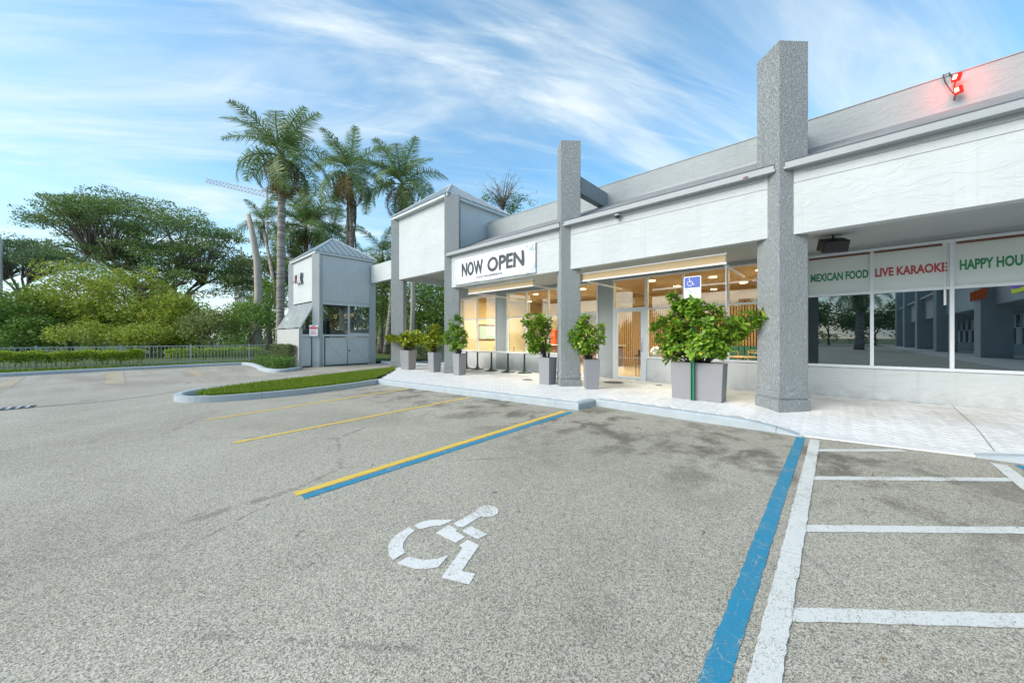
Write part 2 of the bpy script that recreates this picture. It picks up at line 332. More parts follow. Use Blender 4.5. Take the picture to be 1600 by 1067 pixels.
def textmesh(body, bold=0.0, extrude=0.0):
    cu = bpy.data.curves.new('t', 'FONT'); cu.body = body; cu.size = 1; cu.offset = bold; cu.extrude = extrude; cu.resolution_u = 3; cu.align_x = 'LEFT'
    o = bpy.data.objects.new('t', cu); C.objects.link(o); dg = bpy.context.evaluated_depsgraph_get(); dg.update()
    me = bpy.data.meshes.new_from_object(o.evaluated_get(dg)); bpy.data.objects.remove(o); bpy.data.curves.remove(cu); me.materials.clear(); return me
def text(name, body, mat, parent, x0, x1, z0, z1, y, bold=.01, depth=.002, axis='x', lab=None):
    """lettering on a wall that faces -Y (axis x) spanning x0..x1, z0..z1"""
    me = textmesh(body, bold, .5); n = len(me.vertices); co = np.empty(n*3); me.vertices.foreach_get('co', co); co = co.reshape(-1, 3)
    lo, hi = co.min(0), co.max(0); u = (co[:, 0]-lo[0])/(hi[0]-lo[0]); v = (co[:, 1]-lo[1])/(hi[1]-lo[1]); w = (co[:, 2]-lo[2])/(hi[2]-lo[2])
    if axis == 'x': P = np.stack([x0+u*(x1-x0), y-w*depth, z0+v*(z1-z0)], 1)
    else: P = np.stack([y-w*depth, x0+u*(x1-x0), z0+v*(z1-z0)], 1)
    org = ORG[parent.name] if parent is not None else Vector((0, 0, 0)); P -= np.array(org)
    me.vertices.foreach_set('co', P.ravel()); me.update(); o, _ = link(name, me, mat, parent)
    if lab: o['label'] = lab
    return o

# leaves: many small bent quads with random attitude
def leaf_arrays(cen, size, aspect=.45, flat=.5, droop=0.0):
    n = len(cen); size = np.broadcast_to(size, (n,))*rng.uniform(.65, 1.25, n)
    nrm = rng.normal(size=(n, 3)); nrm[:, 2] = np.abs(nrm[:, 2])+flat; nrm /= np.linalg.norm(nrm, axis=1)[:, None]
    t = rng.normal(size=(n, 3)); t[:, 2] -= droop; t -= nrm*(t*nrm).sum(1)[:, None]; t /= np.linalg.norm(t, axis=1)[:, None]
    b = np.cross(nrm, t); s = size[:, None]
    p0 = cen-t*s*.5; p2 = cen+t*s*.5-nrm*s*.12; p1 = cen+b*s*aspect*.5+nrm*s*.06; p3 = cen-b*s*aspect*.5+nrm*s*.06
    return np.stack([p0, p1, p2, p3], 1)
def quads_mesh(name, q):
    n = len(q); me = bpy.data.meshes.new(name); me.vertices.add(n*4); me.loops.add(n*4); me.polygons.add(n)
    me.vertices.foreach_set('co', np.ascontiguousarray(q, dtype=np.float32).ravel()); me.loops.foreach_set('vertex_index', np.arange(n*4, dtype=np.int32))
    me.polygons.foreach_set('loop_start', np.arange(0, n*4, 4, dtype=np.int32)); me.update(calc_edges=True); return me
def foliage(name, cen, size, mat, parent, **k):
    q = leaf_arrays(np.asarray(cen), size, **k); org = np.array(ORG[parent.name]) if parent is not None else 0
    return link(name, quads_mesh(name, q-org), mat, parent)[0]
def clump_points(centers, rad, per, squash=.55):
    P = []
    for c, r in zip(centers, rad):
        k = max(6, int(per*(r**2))); v = rng.normal(size=(k, 3)); v /= np.linalg.norm(v, axis=1)[:, None]; rr = r*rng.uniform(.35, 1.05, k)**.6
        p = v*rr[:, None]; p[:, 2] *= squash; P.append(p+c)
    return np.concatenate(P)
def shell_centers(ells, n):
    # uneven shells, some sprays poking out past the outline
    out = []
    w = np.array([e[3]*e[4] for e in ells]); w = w/w.sum()
    for e, k in zip(ells, np.maximum(3, (w*n).astype(int))):
        v = rng.normal(size=(k, 3)); v /= np.linalg.norm(v, axis=1)[:, None]; v[:, 2] = np.where(rng.random(k) < .75, np.abs(v[:, 2]), v[:, 2])
        r = rng.uniform(.45, 1.0, k)**.5*rng.uniform(.8, 1.2, k); out.append(np.array(e[:3])+v*r[:, None]*np.array([e[3], e[4], e[5]]))
    return np.concatenate(out)
def limb(mb, a, b, r0, r1, sag=.0, n=6, wob=.06, seg=6):
    a, b = Vector(a), Vector(b); d = (b-a).length; pts = []; rr = []
    off = Vector((random.uniform(-1, 1), random.uniform(-1, 1), random.uniform(0, 1)))*d*wob
    for i in range(seg+1):
        t = i/seg; p = a.lerp(b, t)+off*math.sin(math.pi*t)+Vector((0, 0, sag*d*math.sin(math.pi*t))); pts.append(p); rr.append(r0+(r1-r0)*t)
    mb.tube(pts, rr, n)
def tree(name, base, ells, label, cat, group, leafm, barkm='bark', trunk_h=None, trunk_r=.3, nclump=120, crad=(.6, 1.1), per=60, lsize=.2, fork=None, limbs=40, squash=.5, extra=None, lab_aspect=.5):
    root = empty(name, base, label, cat, group); b = Vector(base)
    cs = shell_centers(ells, nclump); rad = rng.uniform(crad[0], crad[1], len(cs))
    P = clump_points(cs, rad, per, squash); zmin = b.z+.15; P = P[P[:, 2] > zmin]
    foliage('crown', P, lsize, leafm, root, aspect=lab_aspect)
    mb = MB(); th = trunk_h if trunk_h else (ells[0][2]-b.z)*.6; fk = [Vector(b)+Vector((0, 0, th))] if fork is None else [Vector(f) for f in fork]
    for f in fk: limb(mb, b, f, trunk_r, trunk_r*.6, 0, 10, .05, 6)
    mb.build('trunk', barkm, root, smooth=True)
    mb2 = MB()
    idx = rng.permutation(len(cs))[:limbs]
    prim = []
    for f in fk:
        for k in range(4):
            c = cs[idx[(k*7) % len(idx)]]; m = f.lerp(Vector(c), .5); m.z += .04*(m-f).length; limb(mb2, f, m, trunk_r*.5, trunk_r*.26, .05); prim.append(m)
    for i in idx:
        c = Vector(cs[i]); o = min(prim+fk, key=lambda q: (q-c).length+(0 if q.z < c.z else 3)); limb(mb2, o, c, trunk_r*.22, trunk_r*.05, .06, 5)
    mb2.build('limbs', barkm, root, smooth=True)
    if extra: extra(root)
    return root
# ================================================================== GROUND
def sheet(name, poly, z, mat, kind='structure', parent=None):
    m = MB().add([(x, y, z) for x, y in poly], [tuple(range(len(poly)))])
    return tag(m.build(name, mat, parent), kind=kind)
sheet('ground', [(-900, -900), (900, -900), (900, 900), (-900, 900)], -.03, 'lawn')
sheet('asphalt', [(-23.2, -88), (70, -88), (70, 10.0), (-13.5, 10.5), (-13.5, 13.0), (-24, 13.0)], 0, 'asphalt')
def stripe(label, pts, w, mat, group, jit=.004, z=.004):
    """a painted line along pts, its edges slightly uneven"""
    m = MB(); pts = [Vector((*p, 0)) for p in pts]; vs = []
    for i in range(len(pts)-1):
        d = (pts[i+1]-pts[i]); L_ = d.length; d.normalize(); nn = Vector((-d.y, d.x, 0)); k = max(2, int(L_/.04))
        for j in range(k+1):
            p = pts[i]+d*L_*j/k; vs.append((p+nn*(w/2+random.uniform(-jit, jit)), p-nn*(w/2+random.uniform(-jit, jit))))
    v = []
    for a_, b_ in vs: v += [(a_.x, a_.y, z), (b_.x, b_.y, z)]
    m.add(v, [(2*i, 2*i+1, 2*i+3, 2*i+2) for i in range(len(vs)-1)])
    return tag(m.build('painted_line', mat), label, 'road marking', group)
stripe('thin yellow line between the two farthest bays, nearest the grass island', [(-8.04, .91), (-8.84, 5.33)], .085, 'paint_yellow', 'yellow bay lines', .006)
stripe('single yellow bay line in the middle, no blue beside it', [(-6.0, .96), (-6.45, 5.52)], .09, 'paint_yellow', 'yellow bay lines', .005)
stripe('bright yellow line running alongside a blue line to the kerb corner', [(-3.62, 1.02), (-3.88, 5.72)], .10, 'paint_yellow', 'yellow bay lines')
stripe('blue line hugging the right side of the yellow line', [(-3.50, 1.05), (-3.735, 5.74)], .105, 'paint_blue', 'blue accessible bay lines')
stripe('long worn blue line beside the white hatched aisle', [(-.41, -1.5), (-.375, 1.62), (-.385, 4.0), (-.375, 6.50)], .10, 'paint_blue', 'blue accessible bay lines', .004)
stripe('blue line cut off by the right edge of the photo beyond the hatched aisle', [(1.56, 1.5), (1.53, 6.72)], .12, 'paint_blue', 'blue accessible bay lines')
AI = 'white lines of the hatched access aisle'
stripe('long white line at the left of the hatched aisle, next to blue', [(-.23, -1.5), (-.22, 1.77), (-.22, 6.46)], .105, 'paint_white', AI, .004, .008)
stripe('white line closing the right side of the hatched aisle', [(1.32, 1.0), (1.34, 6.62)], .12, 'paint_white', AI, .005, .008)
for (a_, b_), lb in zip([((-.215, 2.267), (1.30, 3.563)), ((-.215, 3.375), (1.30, 4.725)), ((-.215, 4.655), (1.31, 6.006)), ((-.215, 5.855), (.62, 6.62))],
                        ['nearest slanting white bar of the aisle, widest in view', 'second slanting white bar of the aisle from the front', 'third slanting white bar, reaching the right corner of the aisle', 'short white bar of the aisle nearest the pavement']):
    stripe(lb, [a_, b_], .095, 'paint_white', AI)
FW = 'faded yellow lines in the far lot by the fence'
stripe('faded double-width yellow line in the middle of the far lot', [G(180, 580.5), G(180, 600)], .45, 'paint_yellow_worn', FW, .03)
stripe('faded yellow line of the far lot nearest the small gatehouse', [G(296, 577), G(315, 589)], .30, 'paint_yellow_worn', FW, .03)
stripe('faded yellow line at the far left edge of the lot', [G(2, 606), G(28, 590)], .30, 'paint_yellow_worn', FW, .03)
# wheelchair symbol, seven stencilled pieces of paint
sym = empty('wheelchair_symbol', (*G(690, 855), .004), 'white stencilled wheelchair symbol painted on the asphalt of the near bay', 'road marking')
polys = dict(head=[(760,345),(960,240),(985,200),(1030,180),(1090,175),(1150,190),(1180,220),(1175,250),(1130,280),(1070,287),(1015,280),(850,380),(800,372)],
 arc_a=[(395,360),(480,325),(580,310),(745,310),(748,320),(650,365),(560,372),(450,398),(430,385)],
 arc_b=[(350,380),(405,410),(340,460),(300,520),(293,575),(315,615),(205,683),(165,640),(155,570),(175,510),(230,450)],
 arc_c=[(345,652),(430,675),(520,680),(620,668),(720,638),(620,750),(500,768),(400,765),(300,735),(232,715)],
 seat=[(600,432),(720,360),(800,400),(780,415),(870,470),(780,525)], arm=[(840,415),(925,368),(1075,445),(985,492)],
 leg=[(815,548),(895,495),(1000,548),(842,782),(870,797),(968,808),(908,910),(790,885),(650,845),(848,572)])
for k, p in polys.items():
    nm = 'wheel_arc' if k.startswith('arc') else k
    MB().add([(*G(580+x/5.929, 760+y/5.929), .004) for x, y in p], [tuple(range(len(p)))]).build(nm, 'paint_symbol', sym)
# drain crack line and grate
m = MB(); pts = [G(0, 640.5), G(50, 636.5), G(155, 628), G(230, 619), G(290, 609.5)]
vv = []
for i in range(len(pts)-1):
    for j in range(20):
        t = j/20; p = Vector(pts[i]).lerp(Vector(pts[i+1]), t); w = .018+random.uniform(-.006, .006); o = random.uniform(-.008, .008); vv += [(p.x-w+o, p.y, .005), (p.x+w+o, p.y, .005)]
m.add(vv, [(2*i, 2*i+1, 2*i+3, 2*i+2) for i in range(len(vv)//2-1)]); tag(m.build('pavement_seam', 'shingle'), kind='structure')
gr = empty('drain_grate', (-12.25, -2.0, 0), 'black slotted storm drain grate set in the asphalt at the left edge', 'drain grate')
MB().box(-12.45, -12.02, -3.2, -1.32, -.02, .006).build('pit', 'black', gr)
for i in range(16): MB().box(-12.43, -12.04, -3.15+i*.115, -3.15+i*.115+.045, .006, .018).build('bar', 'ventgrey', gr)
# ---------------------------------------------------------------- plaza, kerbs, pavers
def zs(x, y):
    a = min(1, max(0, (x+1.25)/.85)); a = a*a*(3-2*a); b = 1 if x < 1.2 else max(0, 1-(x-1.2)/.8)
    t = min(1, max(0, (y-6.75)/1.7)); zr = .012+(.13-.012)*t*t*(3-2*t); return .13+(zr-.13)*a*b
PLZ = [(-10.55, 5.33), (-6.4, 5.83), (-3.88, 6.12), (-3.86, 6.78), (-1.6, 6.74), (-.75, 6.78), (-.38, 6.66), (1.35, 6.93), (1.62, 7.02), (6.5, 7.2), (6.5, 10.66), (-13.9, 10.66), (-14.4, 12.0), (-15.6, 11.6), (-14.45, 8.1), (-13.2, 7.35)]
def inside(x, y, P):
    c = False; n = len(P)
    for i in range(n):
        x1, y1 = P[i]; x2, y2 = P[(i+1) % n]
        if (y1 > y) != (y2 > y) and x < (x2-x1)*(y-y1)/(y2-y1)+x1: c = not c
    return c
def dedge(x, y, P):
    d = 9
    for i in range(len(P)):
        a = Vector(P[i]); b = Vector(P[(i+1) % len(P)]); p = Vector((x, y)); t = max(0, min(1, (p-a).dot(b-a)/(b-a).length_squared)); d = min(d, (p-a-(b-a)*t).length)
    return d
plaza = empty('sidewalk', (-5, 7, 0), kind='structure')
# bed: fine grid following the ramp
m = MB(); gx = np.arange(-16, 6.6, .15); gy = np.arange(5.2, 12.1, .15); idx = {}
for x in gx:
    for y in gy:
        if inside(x+.075, y+.075, PLZ) or dedge(x+.075, y+.075, PLZ) < .2:
            q = []
            for (a_, b_) in ((x, y), (x+.15, y), (x+.15, y+.15), (x, y+.15)):
                key = (round(a_, 3), round(b_, 3))
                if key not in idx: idx[key] = len(m.v); m.v.append((a_, b_, max(.004, zs(a_, b_)-(.010 if inside(a_, b_, PLZ) else .03))))
                q.append(idx[key])
            m.f.append(tuple(q))
# keep the bed inside the kerb
m.f = [f for f in m.f if all(inside(m.v[i][0], m.v[i][1], PLZ) or (m.v[i][0] < -.5 or m.v[i][0] > 1.5) and dedge(m.v[i][0], m.v[i][1], PLZ) < .12 for i in f)]
m.build('paver_bed', 'joint', plaza)
def brick_mesh(L_, w_, h_=.03, e=.004):
    m = MB(); a, b = L_/2, w_/2
    m.add([(-a, -b, -h_), (a, -b, -h_), (a, b, -h_), (-a, b, -h_), (-a, -b, -e), (a, -b, -e), (a, b, -e), (-a, b, -e), (-a+e, -b+e, 0), (a-e, -b+e, 0), (a-e, b-e, 0), (-a+e, b-e, 0)],
          [(0, 1, 5, 4), (1, 2, 6, 5), (2, 3, 7, 6), (3, 0, 4, 7), (4, 5, 9, 8), (5, 6, 10, 9), (6, 7, 11, 10), (7, 4, 8, 11), (8, 9, 10, 11)]); return m
BL, BW = .20, .10; br = brick_mesh(BL-.006, BW-.006); bricks = []
c45 = math.cos(R(45))
for i in range(-150, 260):
    for j in range(-90, 90):
        # herringbone: L-shaped pairs on a diagonal lattice
        for k, (ox, oy, vert) in enumerate(((0, 0, 0), (BL, -BW, 1))):
            u = i*BW+j*BL*1.0; v = i*BW-j*BL*1.0
            u, v = u+ox, v+oy
            if vert: cu_, cv_ = u+BW/2, v+BL/2
            else: cu_, cv_ = u+BL/2, v+BW/2
            x = (cu_-cv_)*c45-5; y = (cu_+cv_)*c45-0
            if -16 < x < 6.5 and 5.2 < y < 12.1: bricks.append((x, y, vert))
sel = []
for x, y, v in bricks:
    if not inside(x, y, PLZ) or dedge(x, y, PLZ) < .075: continue
    d = -.6772*x+.7358*y; l = .7358*x+.6772*y; px = 800+FPX*l/d; py = HZ+FPX*1.29/d
    sel.append((d if (0 < px < 1600 and py < 1067) else d+50, x, y, v))
sel.sort(); bmesh_ = None
me_b = bpy.data.meshes.new('paver'); me_b.from_pydata(br.v, [], br.f); me_b.materials.append(MATS['paver'])
def brick_mat(x, y, v):
    ang = R(45)+(R(90) if v else 0); e = .03; z = zs(x, y); sx = (zs(x+e, y)-zs(x-e, y))/(2*e); sy = (zs(x, y+e)-zs(x, y-e))/(2*e)
    nrm = Vector((-sx+random.uniform(-.006, .006), -sy+random.uniform(-.006, .006), 1)).normalized()
    q = Vector((0, 0, 1)).rotation_difference(nrm); return Matrix.Translation((x, y, z+random.uniform(-.0015, .0015))) @ q.to_matrix().to_4x4() @ Matrix.Rotation(ang, 4, 'Z')
po = Matrix.Translation(-ORG[plaza.name])
for d, x, y, v in sel[:300]:
    o = bpy.data.objects.new('paver', me_b); C.objects.link(o); o.parent = plaza; o.matrix_local = po @ brick_mat(x, y, v)
rest = sel[300:]; bv = np.array(br.v+[]).T; bv4 = np.vstack([bv, np.ones(bv.shape[1])]); V = []; F = []; nb = len(br.v)
for k, (d, x, y, v) in enumerate(rest):
    V.append((np.array(brick_mat(x, y, v)) @ bv4)[:3].T); F += [tuple(i+k*nb for i in f) for f in br.f]
V = np.concatenate(V)-np.array(ORG[plaza.name]); me = bpy.data.meshes.new('pavers'); me.from_pydata(V.tolist(), [], F)
o, _ = link('pavers', me, 'paver', plaza); o['kind'] = 'stuff'
def kerb(pts, w, side, hfun, label=None, closed=False, seglen=3.0):
    """cast kerb in segments; pts is the foot line, body lies to side (+1 = left of travel)"""
    root = empty('kerb', (*pts[0], 0), kind='structure'); P = [Vector(p) for p in pts]
    if closed: P.append(P[0])
    # resample
    S_ = [P[0]]
    for a_, b_ in zip(P, P[1:]):
        k = max(1, int((b_-a_).length/.25)); S_ += [a_.lerp(b_, (i+1)/k) for i in range(k)]
    nrm = []
    for i in range(len(S_)):
        a_ = S_[i-1] if i else (S_[-2] if closed else S_[0]); b_ = S_[i+1] if i < len(S_)-1 else (S_[1] if closed else S_[-1]); t = (b_-a_).normalized(); nrm.append(Vector((-t.y, t.x))*side)
    prof = lambda h: [(0, -.02), (.012, h*.78), (.045, h), (w, h+.002), (w, -.02)]
    i0 = 0; acc = 0; segs = []
    for i in range(1, len(S_)):
        acc += (S_[i]-S_[i-1]).length
        if acc > seglen or i == len(S_)-1: segs.append((i0, i)); i0 = i; acc = 0
    for a_, b_ in segs:
        m = MB(); n_ = 5
        for i in range(a_, b_+1):
            p = S_[i]; q = nrm[i]; g = .006 if (i == a_ and a_) else 0
            if g: p = p+(S_[i+1]-S_[i]).normalized()*g
            for u, z in prof(hfun(p.x, p.y)): m.v.append((p.x+q.x*u, p.y+q.y*u, z))
        for i in range(b_-a_):
            for k in range(n_-1):
                f = (i*n_+k, (i+1)*n_+k, (i+1)*n_+k+1, i*n_+k+1); m.f.append(f if side < 0 else f[::-1])
        m.f.append(tuple(range(n_))); m.f.append(tuple((b_-a_)*n_+k for k in range(n_)))
        m.build('kerb_segment', 'kerbp', root)
    return root
def curve(pts, n=6):      # Catmull-Rom rounding
    out = []; P = [Vector(p) for p in pts]
    for i in range(len(P)-1):
        a, b, c, d = P[max(i-1, 0)], P[i], P[i+1], P[min(i+2, len(P)-1)]
        for j in range(n):
            t = j/n; out.append(tuple(.5*((2*b)+(c-a)*t+(2*a-5*b+4*c-d)*t*t+(3*b-a-3*c+d)*t**3)))
    out.append(tuple(P[-1])); return out
H = lambda x, y: .135
kerb([(-10.6, 5.17), (-6.4, 5.67), (-3.72, 5.97), (-3.72, 6.62)], .17, 1, H)
kerb(curve([(-3.72, 6.62), (-2.4, 6.56), (-1.3, 6.54), (-.75, 6.56), (-.36, 6.52)]), .18, 1, lambda x, y: .135-.122*min(1, max(0, (x+1.25)/.85))**1.6)
kerb([(1.22, 6.81), (3, 6.9), (6.6, 7.05)], .17, 1, lambda x, y: .02+.115*min(1, max(0, (x-1.2)/.8)))
# smooth painted lip closing the cut bricks along the ramp
edge_ = curve([(-.52, 6.70), (-.38, 6.62), (.2, 6.70), (.8, 6.80), (1.35, 6.89), (1.62, 6.98)], 8); m = MB(); vv = []
for x, y in edge_:
    for dy, dz in ((-.03, -.02), (-.025, .004), (.16, .006), (.17, -.006)): vv.append((x, y+dy, max(.004, zs(x, y+dy))+dz))
m.add(vv, [(4*i+k, 4*i+4+k, 4*i+5+k, 4*i+1+k) for i in range(len(edge_)-1) for k in range(3)]); m.build('ramp_edge', 'paver', plaza)
# saw-cut joint across the ramp
a_ = Vector((1.40, 7.0)); b_ = Vector((1.62, 10.6)); m = MB(); vv = []
for i in range(25):
    p = a_.lerp(b_, i/24); z = zs(p.x, p.y)+.004; vv += [(p.x-.005, p.y, z), (p.x+.005, p.y, z)]
m.add(vv, [(2*i, 2*i+1, 2*i+3, 2*i+2) for i in range(24)]); tag(m.build('expansion_joint', 'roofgrey'), kind='structure')
# grass island
isl = [(-10.6, 5.17), (-10.25, 4.2), (-10.03, 2.9), (-10.15, 1.7), (-10.45, 1.08), (-10.95, .86), (-11.5, .98), (-11.9, 1.35), (-12.5, 2.5), (-13.2, 4.5), (-13.9, 6.2), (-14.6, 8.1)]
kerb(curve(isl[:8], 5), .17, 1, H)
IG = [(-10.8, 5.2)]+[(-10.45, 4.2), (-10.22, 2.9), (-10.35, 1.8), (-10.6, 1.3), (-10.95, 1.05), (-11.4, 1.15), (-11.75, 1.45), (-12.4, 2.5), (-13.1, 4.5), (-13.8, 6.2), (-14.4, 8.0), (-13.2, 7.3)]
sheet('island_soil', IG, .10, 'lawn')
kerb([(-12.6, 2.5), (-13.3, 4.5), (-14.0, 6.2), (-14.6, 8.0)], .1, 1, lambda x, y: .05)
def blades(name, poly, z, n, h, mat, w=.008, lab=None):
    xs = [p[0] for p in poly]; ys = [p[1] for p in poly]; P = []
    while len(P) < n:
        x, y = random.uniform(min(xs), max(xs)), random.uniform(min(ys), max(ys))
        if inside(x, y, poly): P.append((x, y))
    P = np.array(P); k = len(P); a = rng.uniform(0, 2*np.pi, k); hh = h*rng.uniform(.5, 1.2, k); ln = rng.normal(0, .35, (k, 2))*hh[:, None]
    dx = np.cos(a)*w; dy = np.sin(a)*w; zz = np.full(k, z)
    q = np.stack([np.stack([P[:, 0]-dx, P[:, 1]-dy, zz], 1), np.stack([P[:, 0]+dx, P[:, 1]+dy, zz], 1), np.stack([P[:, 0]+dx*.3+ln[:, 0], P[:, 1]+dy*.3+ln[:, 1], zz+hh], 1), np.stack([P[:, 0]-dx*.3+ln[:, 0], P[:, 1]-dy*.3+ln[:, 1], zz+hh], 1)], 1)
    o, _ = link(name, quads_mesh(name, q), mat); return tag(o, kind='stuff', label=lab, cat='grass')
blades('grass', IG, .10, 26000, .075, 'grassblade', .007, 'bright green mown grass filling the kerbed island beside the bays')
# fence kerb and verge
kerb([(-22.3, -14), (-22.4, -3.2), (-22.9, -.4), (-23.1, 2.0), (-23.1, 4.0)], .17, 1, H)
kis = curve([(-23.1, 4.0), (-22.2, 4.15), (-20.1, 4.05), (-18.3, 3.85), (-17.1, 3.95), (-16.8, 4.4), (-17.3, 5.0), (-18.0, 5.35)], 5)
kerb(kis, .17, 1, H)
VG = [(-60, -60), (-22.4, -60), (-22.45, -3.2), (-22.95, -.4), (-23.2, 2.0), (-23.15, 4.15), (-20.1, 4.22), (-18.3, 4.05), (-17.25, 4.1), (-17.0, 4.4), (-17.5, 5.0), (-18.8, 5.5), (-18.8, 14), (-60, 14)]
sheet('verge', VG, .10, 'lawn')
blades('verge_grass', [(-24.2, -12), (-22.55, -12), (-22.7, -3.2), (-23.1, -.4), (-23.35, 2.0), (-23.3, 5.2), (-24.2, 5.2)], .10, 9000, .09, 'grassblade', .012, 'strip of grass between the fence and the far kerb')
sheet('rear_apron', [(-18.7, 12.9), (-18.7, 13.4), (-10, 13.4), (-10, 12.9)], .05, 'concrete')
# ================================================================== BUILDING
B = empty('shopping_arcade', (-6, 8, .1), 'long white and grey stucco strip of shops with tall grey columns and a corner tower', 'building')
CY = 8.19; HD = .38
colx = [3.95, -.75, -5.42, -10.55, -14.42]
for i, x in enumerate(colx):
    o = MB()
    dia = lambda h: [(x, CY-h), (x+h, CY), (x, CY+h), (x-h, CY)]
    top = 6.7
    if i in (0, 1, 2, 3):
        o.prism(dia(HD), .10 if i else .1, top)
    else: o.prism(dia(HD), .1, 6.62)
    c = o.build('column', 'column', B, bevel=.012)
    bb = MB(); bb.prism(dia(HD+.032), .10, .315); bb.prism(dia(HD+.022), .34, .475); bb.build('base_band', 'column', c, bevel=.008)
# fascia bays
FY = 8.0; bays = [(-.75+.1, 3.85), (-5.42+.1, -.75-.1), (-10.55+.1, -5.42-.1), (3.95+.1, 9.5)]
for x0, x1 in bays:
    f = MB(); f.box(x0, x1, FY, FY+.2, 3.26, 4.16); f.box(x0, x1, FY+.012, FY+.19, 4.16, 4.175); f.box(x0, x1, FY, FY+.2, 4.175, 4.40)
    fo = f.build('fascia_panel', 'white', B)
    g0, g1 = x0-.02, x1+.02
    go = MB(); go.box(g0-.02, g1+.02, FY-.17, FY+.2, 4.40, 4.44); go.box(g0, g1, FY-.15, FY-.02, 4.44, 4.515)
    gut = go.build('gutter', 'gutterp', B)
    MB().box(g0, g1, FY-.14, FY+.2, 4.515, 4.545).build('drip_edge', 'shingle', gut)
# low sloping roof between gutter and parapet, in courses
zr = lambda y: 4.53+(y-8.0)*(5.46-4.53)/1.9
for x0, x1 in bays:
    X0, X1 = x0-.1, x1+.1
    for k in range(8):
        y0 = FY-.1+k*.25; y1 = y0+.27
        q = [(X0, y0, zr(y0)+.012), (X1, y0, zr(y0)+.012), (X1, min(y1, 9.9), zr(min(y1, 9.9))), (X0, min(y1, 9.9), zr(min(y1, 9.9)))]
        MB().solid(q, (0, 0, .022)).build('roof_course', 'roofgrey', B)
pa = MB(); pa.box(-10.48, 9.5, 9.9, 10.1, 5.2, 6.09); MBp = pa.build('parapet', 'parapet', B)
MB().box(-10.48, 9.5, 9.885, 10.115, 6.09, 6.105).build('coping', 'gutterp', MBp)
MB().box(-10.48, 9.5, 9.89, 9.9, 5.44, 5.52).build('flashing', 'gutterp', MBp)
MB().box(-13, 9.5, 10.1, 20, 5.3, 5.4).build('flat_roof', 'concrete', B)
for x in (-5.25, -.62): MB().box(x-.1, x+.1, CY+.2, 9.9, 5.38, 5.84).build('roof_beam', 'column', B, bevel=.01)
MB().box(-10.4, 9.5, FY+.2, 10.65, 3.40, 3.46).build('arcade_ceiling', 'greywall', B)
# tower
TX0, TX1, TY0, TY1 = -14.4, -10.6, 8.06, 11.2; TZ0, TZ1 = 3.98, 6.62
tw = MB(); tw.box(TX0, TX1, TY0, TY0+.25, TZ0, TZ1); tw.box(TX1-.25, TX1, TY0+.25, TY1, TZ0, TZ1); tw.box(TX0, TX0+.25, TY0+.25, TY1, TZ0, TZ1); tw.box(TX0+.25, TX1-.25, TY1-.25, TY1, TZ0, TZ1)
tw.build('tower_wall', 'white', B)
MB().box(TX0+.25, TX1-.25, TY0+.25, TY1-.25, 4.22, 4.3).build('portico_ceiling', 'greywall', B)
def pyramid(parent, x0, x1, y0, y1, zb, zt, ov, npan, mat='roofmetal'):
    x0 -= ov; x1 += ov; y0 -= ov; y1 += ov; ap = Vector(((x0+x1)/2, (y0+y1)/2, zt)); cs = [Vector((x0, y0, zb)), Vector((x1, y0, zb)), Vector((x1, y1, zb)), Vector((x0, y1, zb))]
    MB().box(x0+.02, x1-.02, y0+.02, y1-.02, zb-.10, zb-.005).build('eave_trim', 'trim', parent)
    rf = MB().add([tuple(c) for c in cs]+[tuple(ap)], [(0, 1, 4), (1, 2, 4), (2, 3, 4), (3, 0, 4), (3, 2, 1, 0)]).build('roof', mat, parent)
    ribs = MB()
    for k in range(4):
        A, Bb = cs[k], cs[(k+1) % 4]; M = (A+Bb)/2; nn = (Bb-A).cross(ap-A).normalized()
        for i in range(npan):
            t0, t1 = i/npan, (i+1)/npan; g = .10/npan; t0 += g; t1 -= g
            P = lambda t, s: A.lerp(Bb, t)+(ap-M)*s
            h = lambda t: 2*min(t, 1-t)*.97
            q = [P(t0, .004), P(t1, .004), P(t1, h(t1))]
            if t0 < .5 < t1: q.append(P(.5, .985))
            q.append(P(t0, h(t0)))
            MB().solid([p+nn*.003 for p in q], nn*.012).build('roof_panel', mat, rf)
            if i: t = i/npan; ribs.tube([P(t, .003)+nn*.012, P(t, h(t))+nn*.012], .014, 4)
        ribs.tube([A+nn*.01, ap+nn*.01], .035, 6)
    ribs.build('seam', 'trim', rf)
pyramid(B, TX0+.05, TX1, TY0-.05, TY1, 6.72, 8.15, .17, 9)
# portico rear posts and side beam
MB().box(-14.4, -14.0, 11.0, 11.4, .1, 3.98).build('rear_post', 'greywall', B)
MB().box(-14.12, -13.5, 10.64, 10.9, .1, 3.4).build('rear_post', 'greywall', B)
MB().box(TX1-.25, TX1, CY+.45, 10.7, 3.40, 3.98).build('portico_lintel', 'white', B)
MB().box(-13.5, -10.4, 10.64, 10.9, 3.31, 5.3).build('storefront_wall', 'greywall', B)
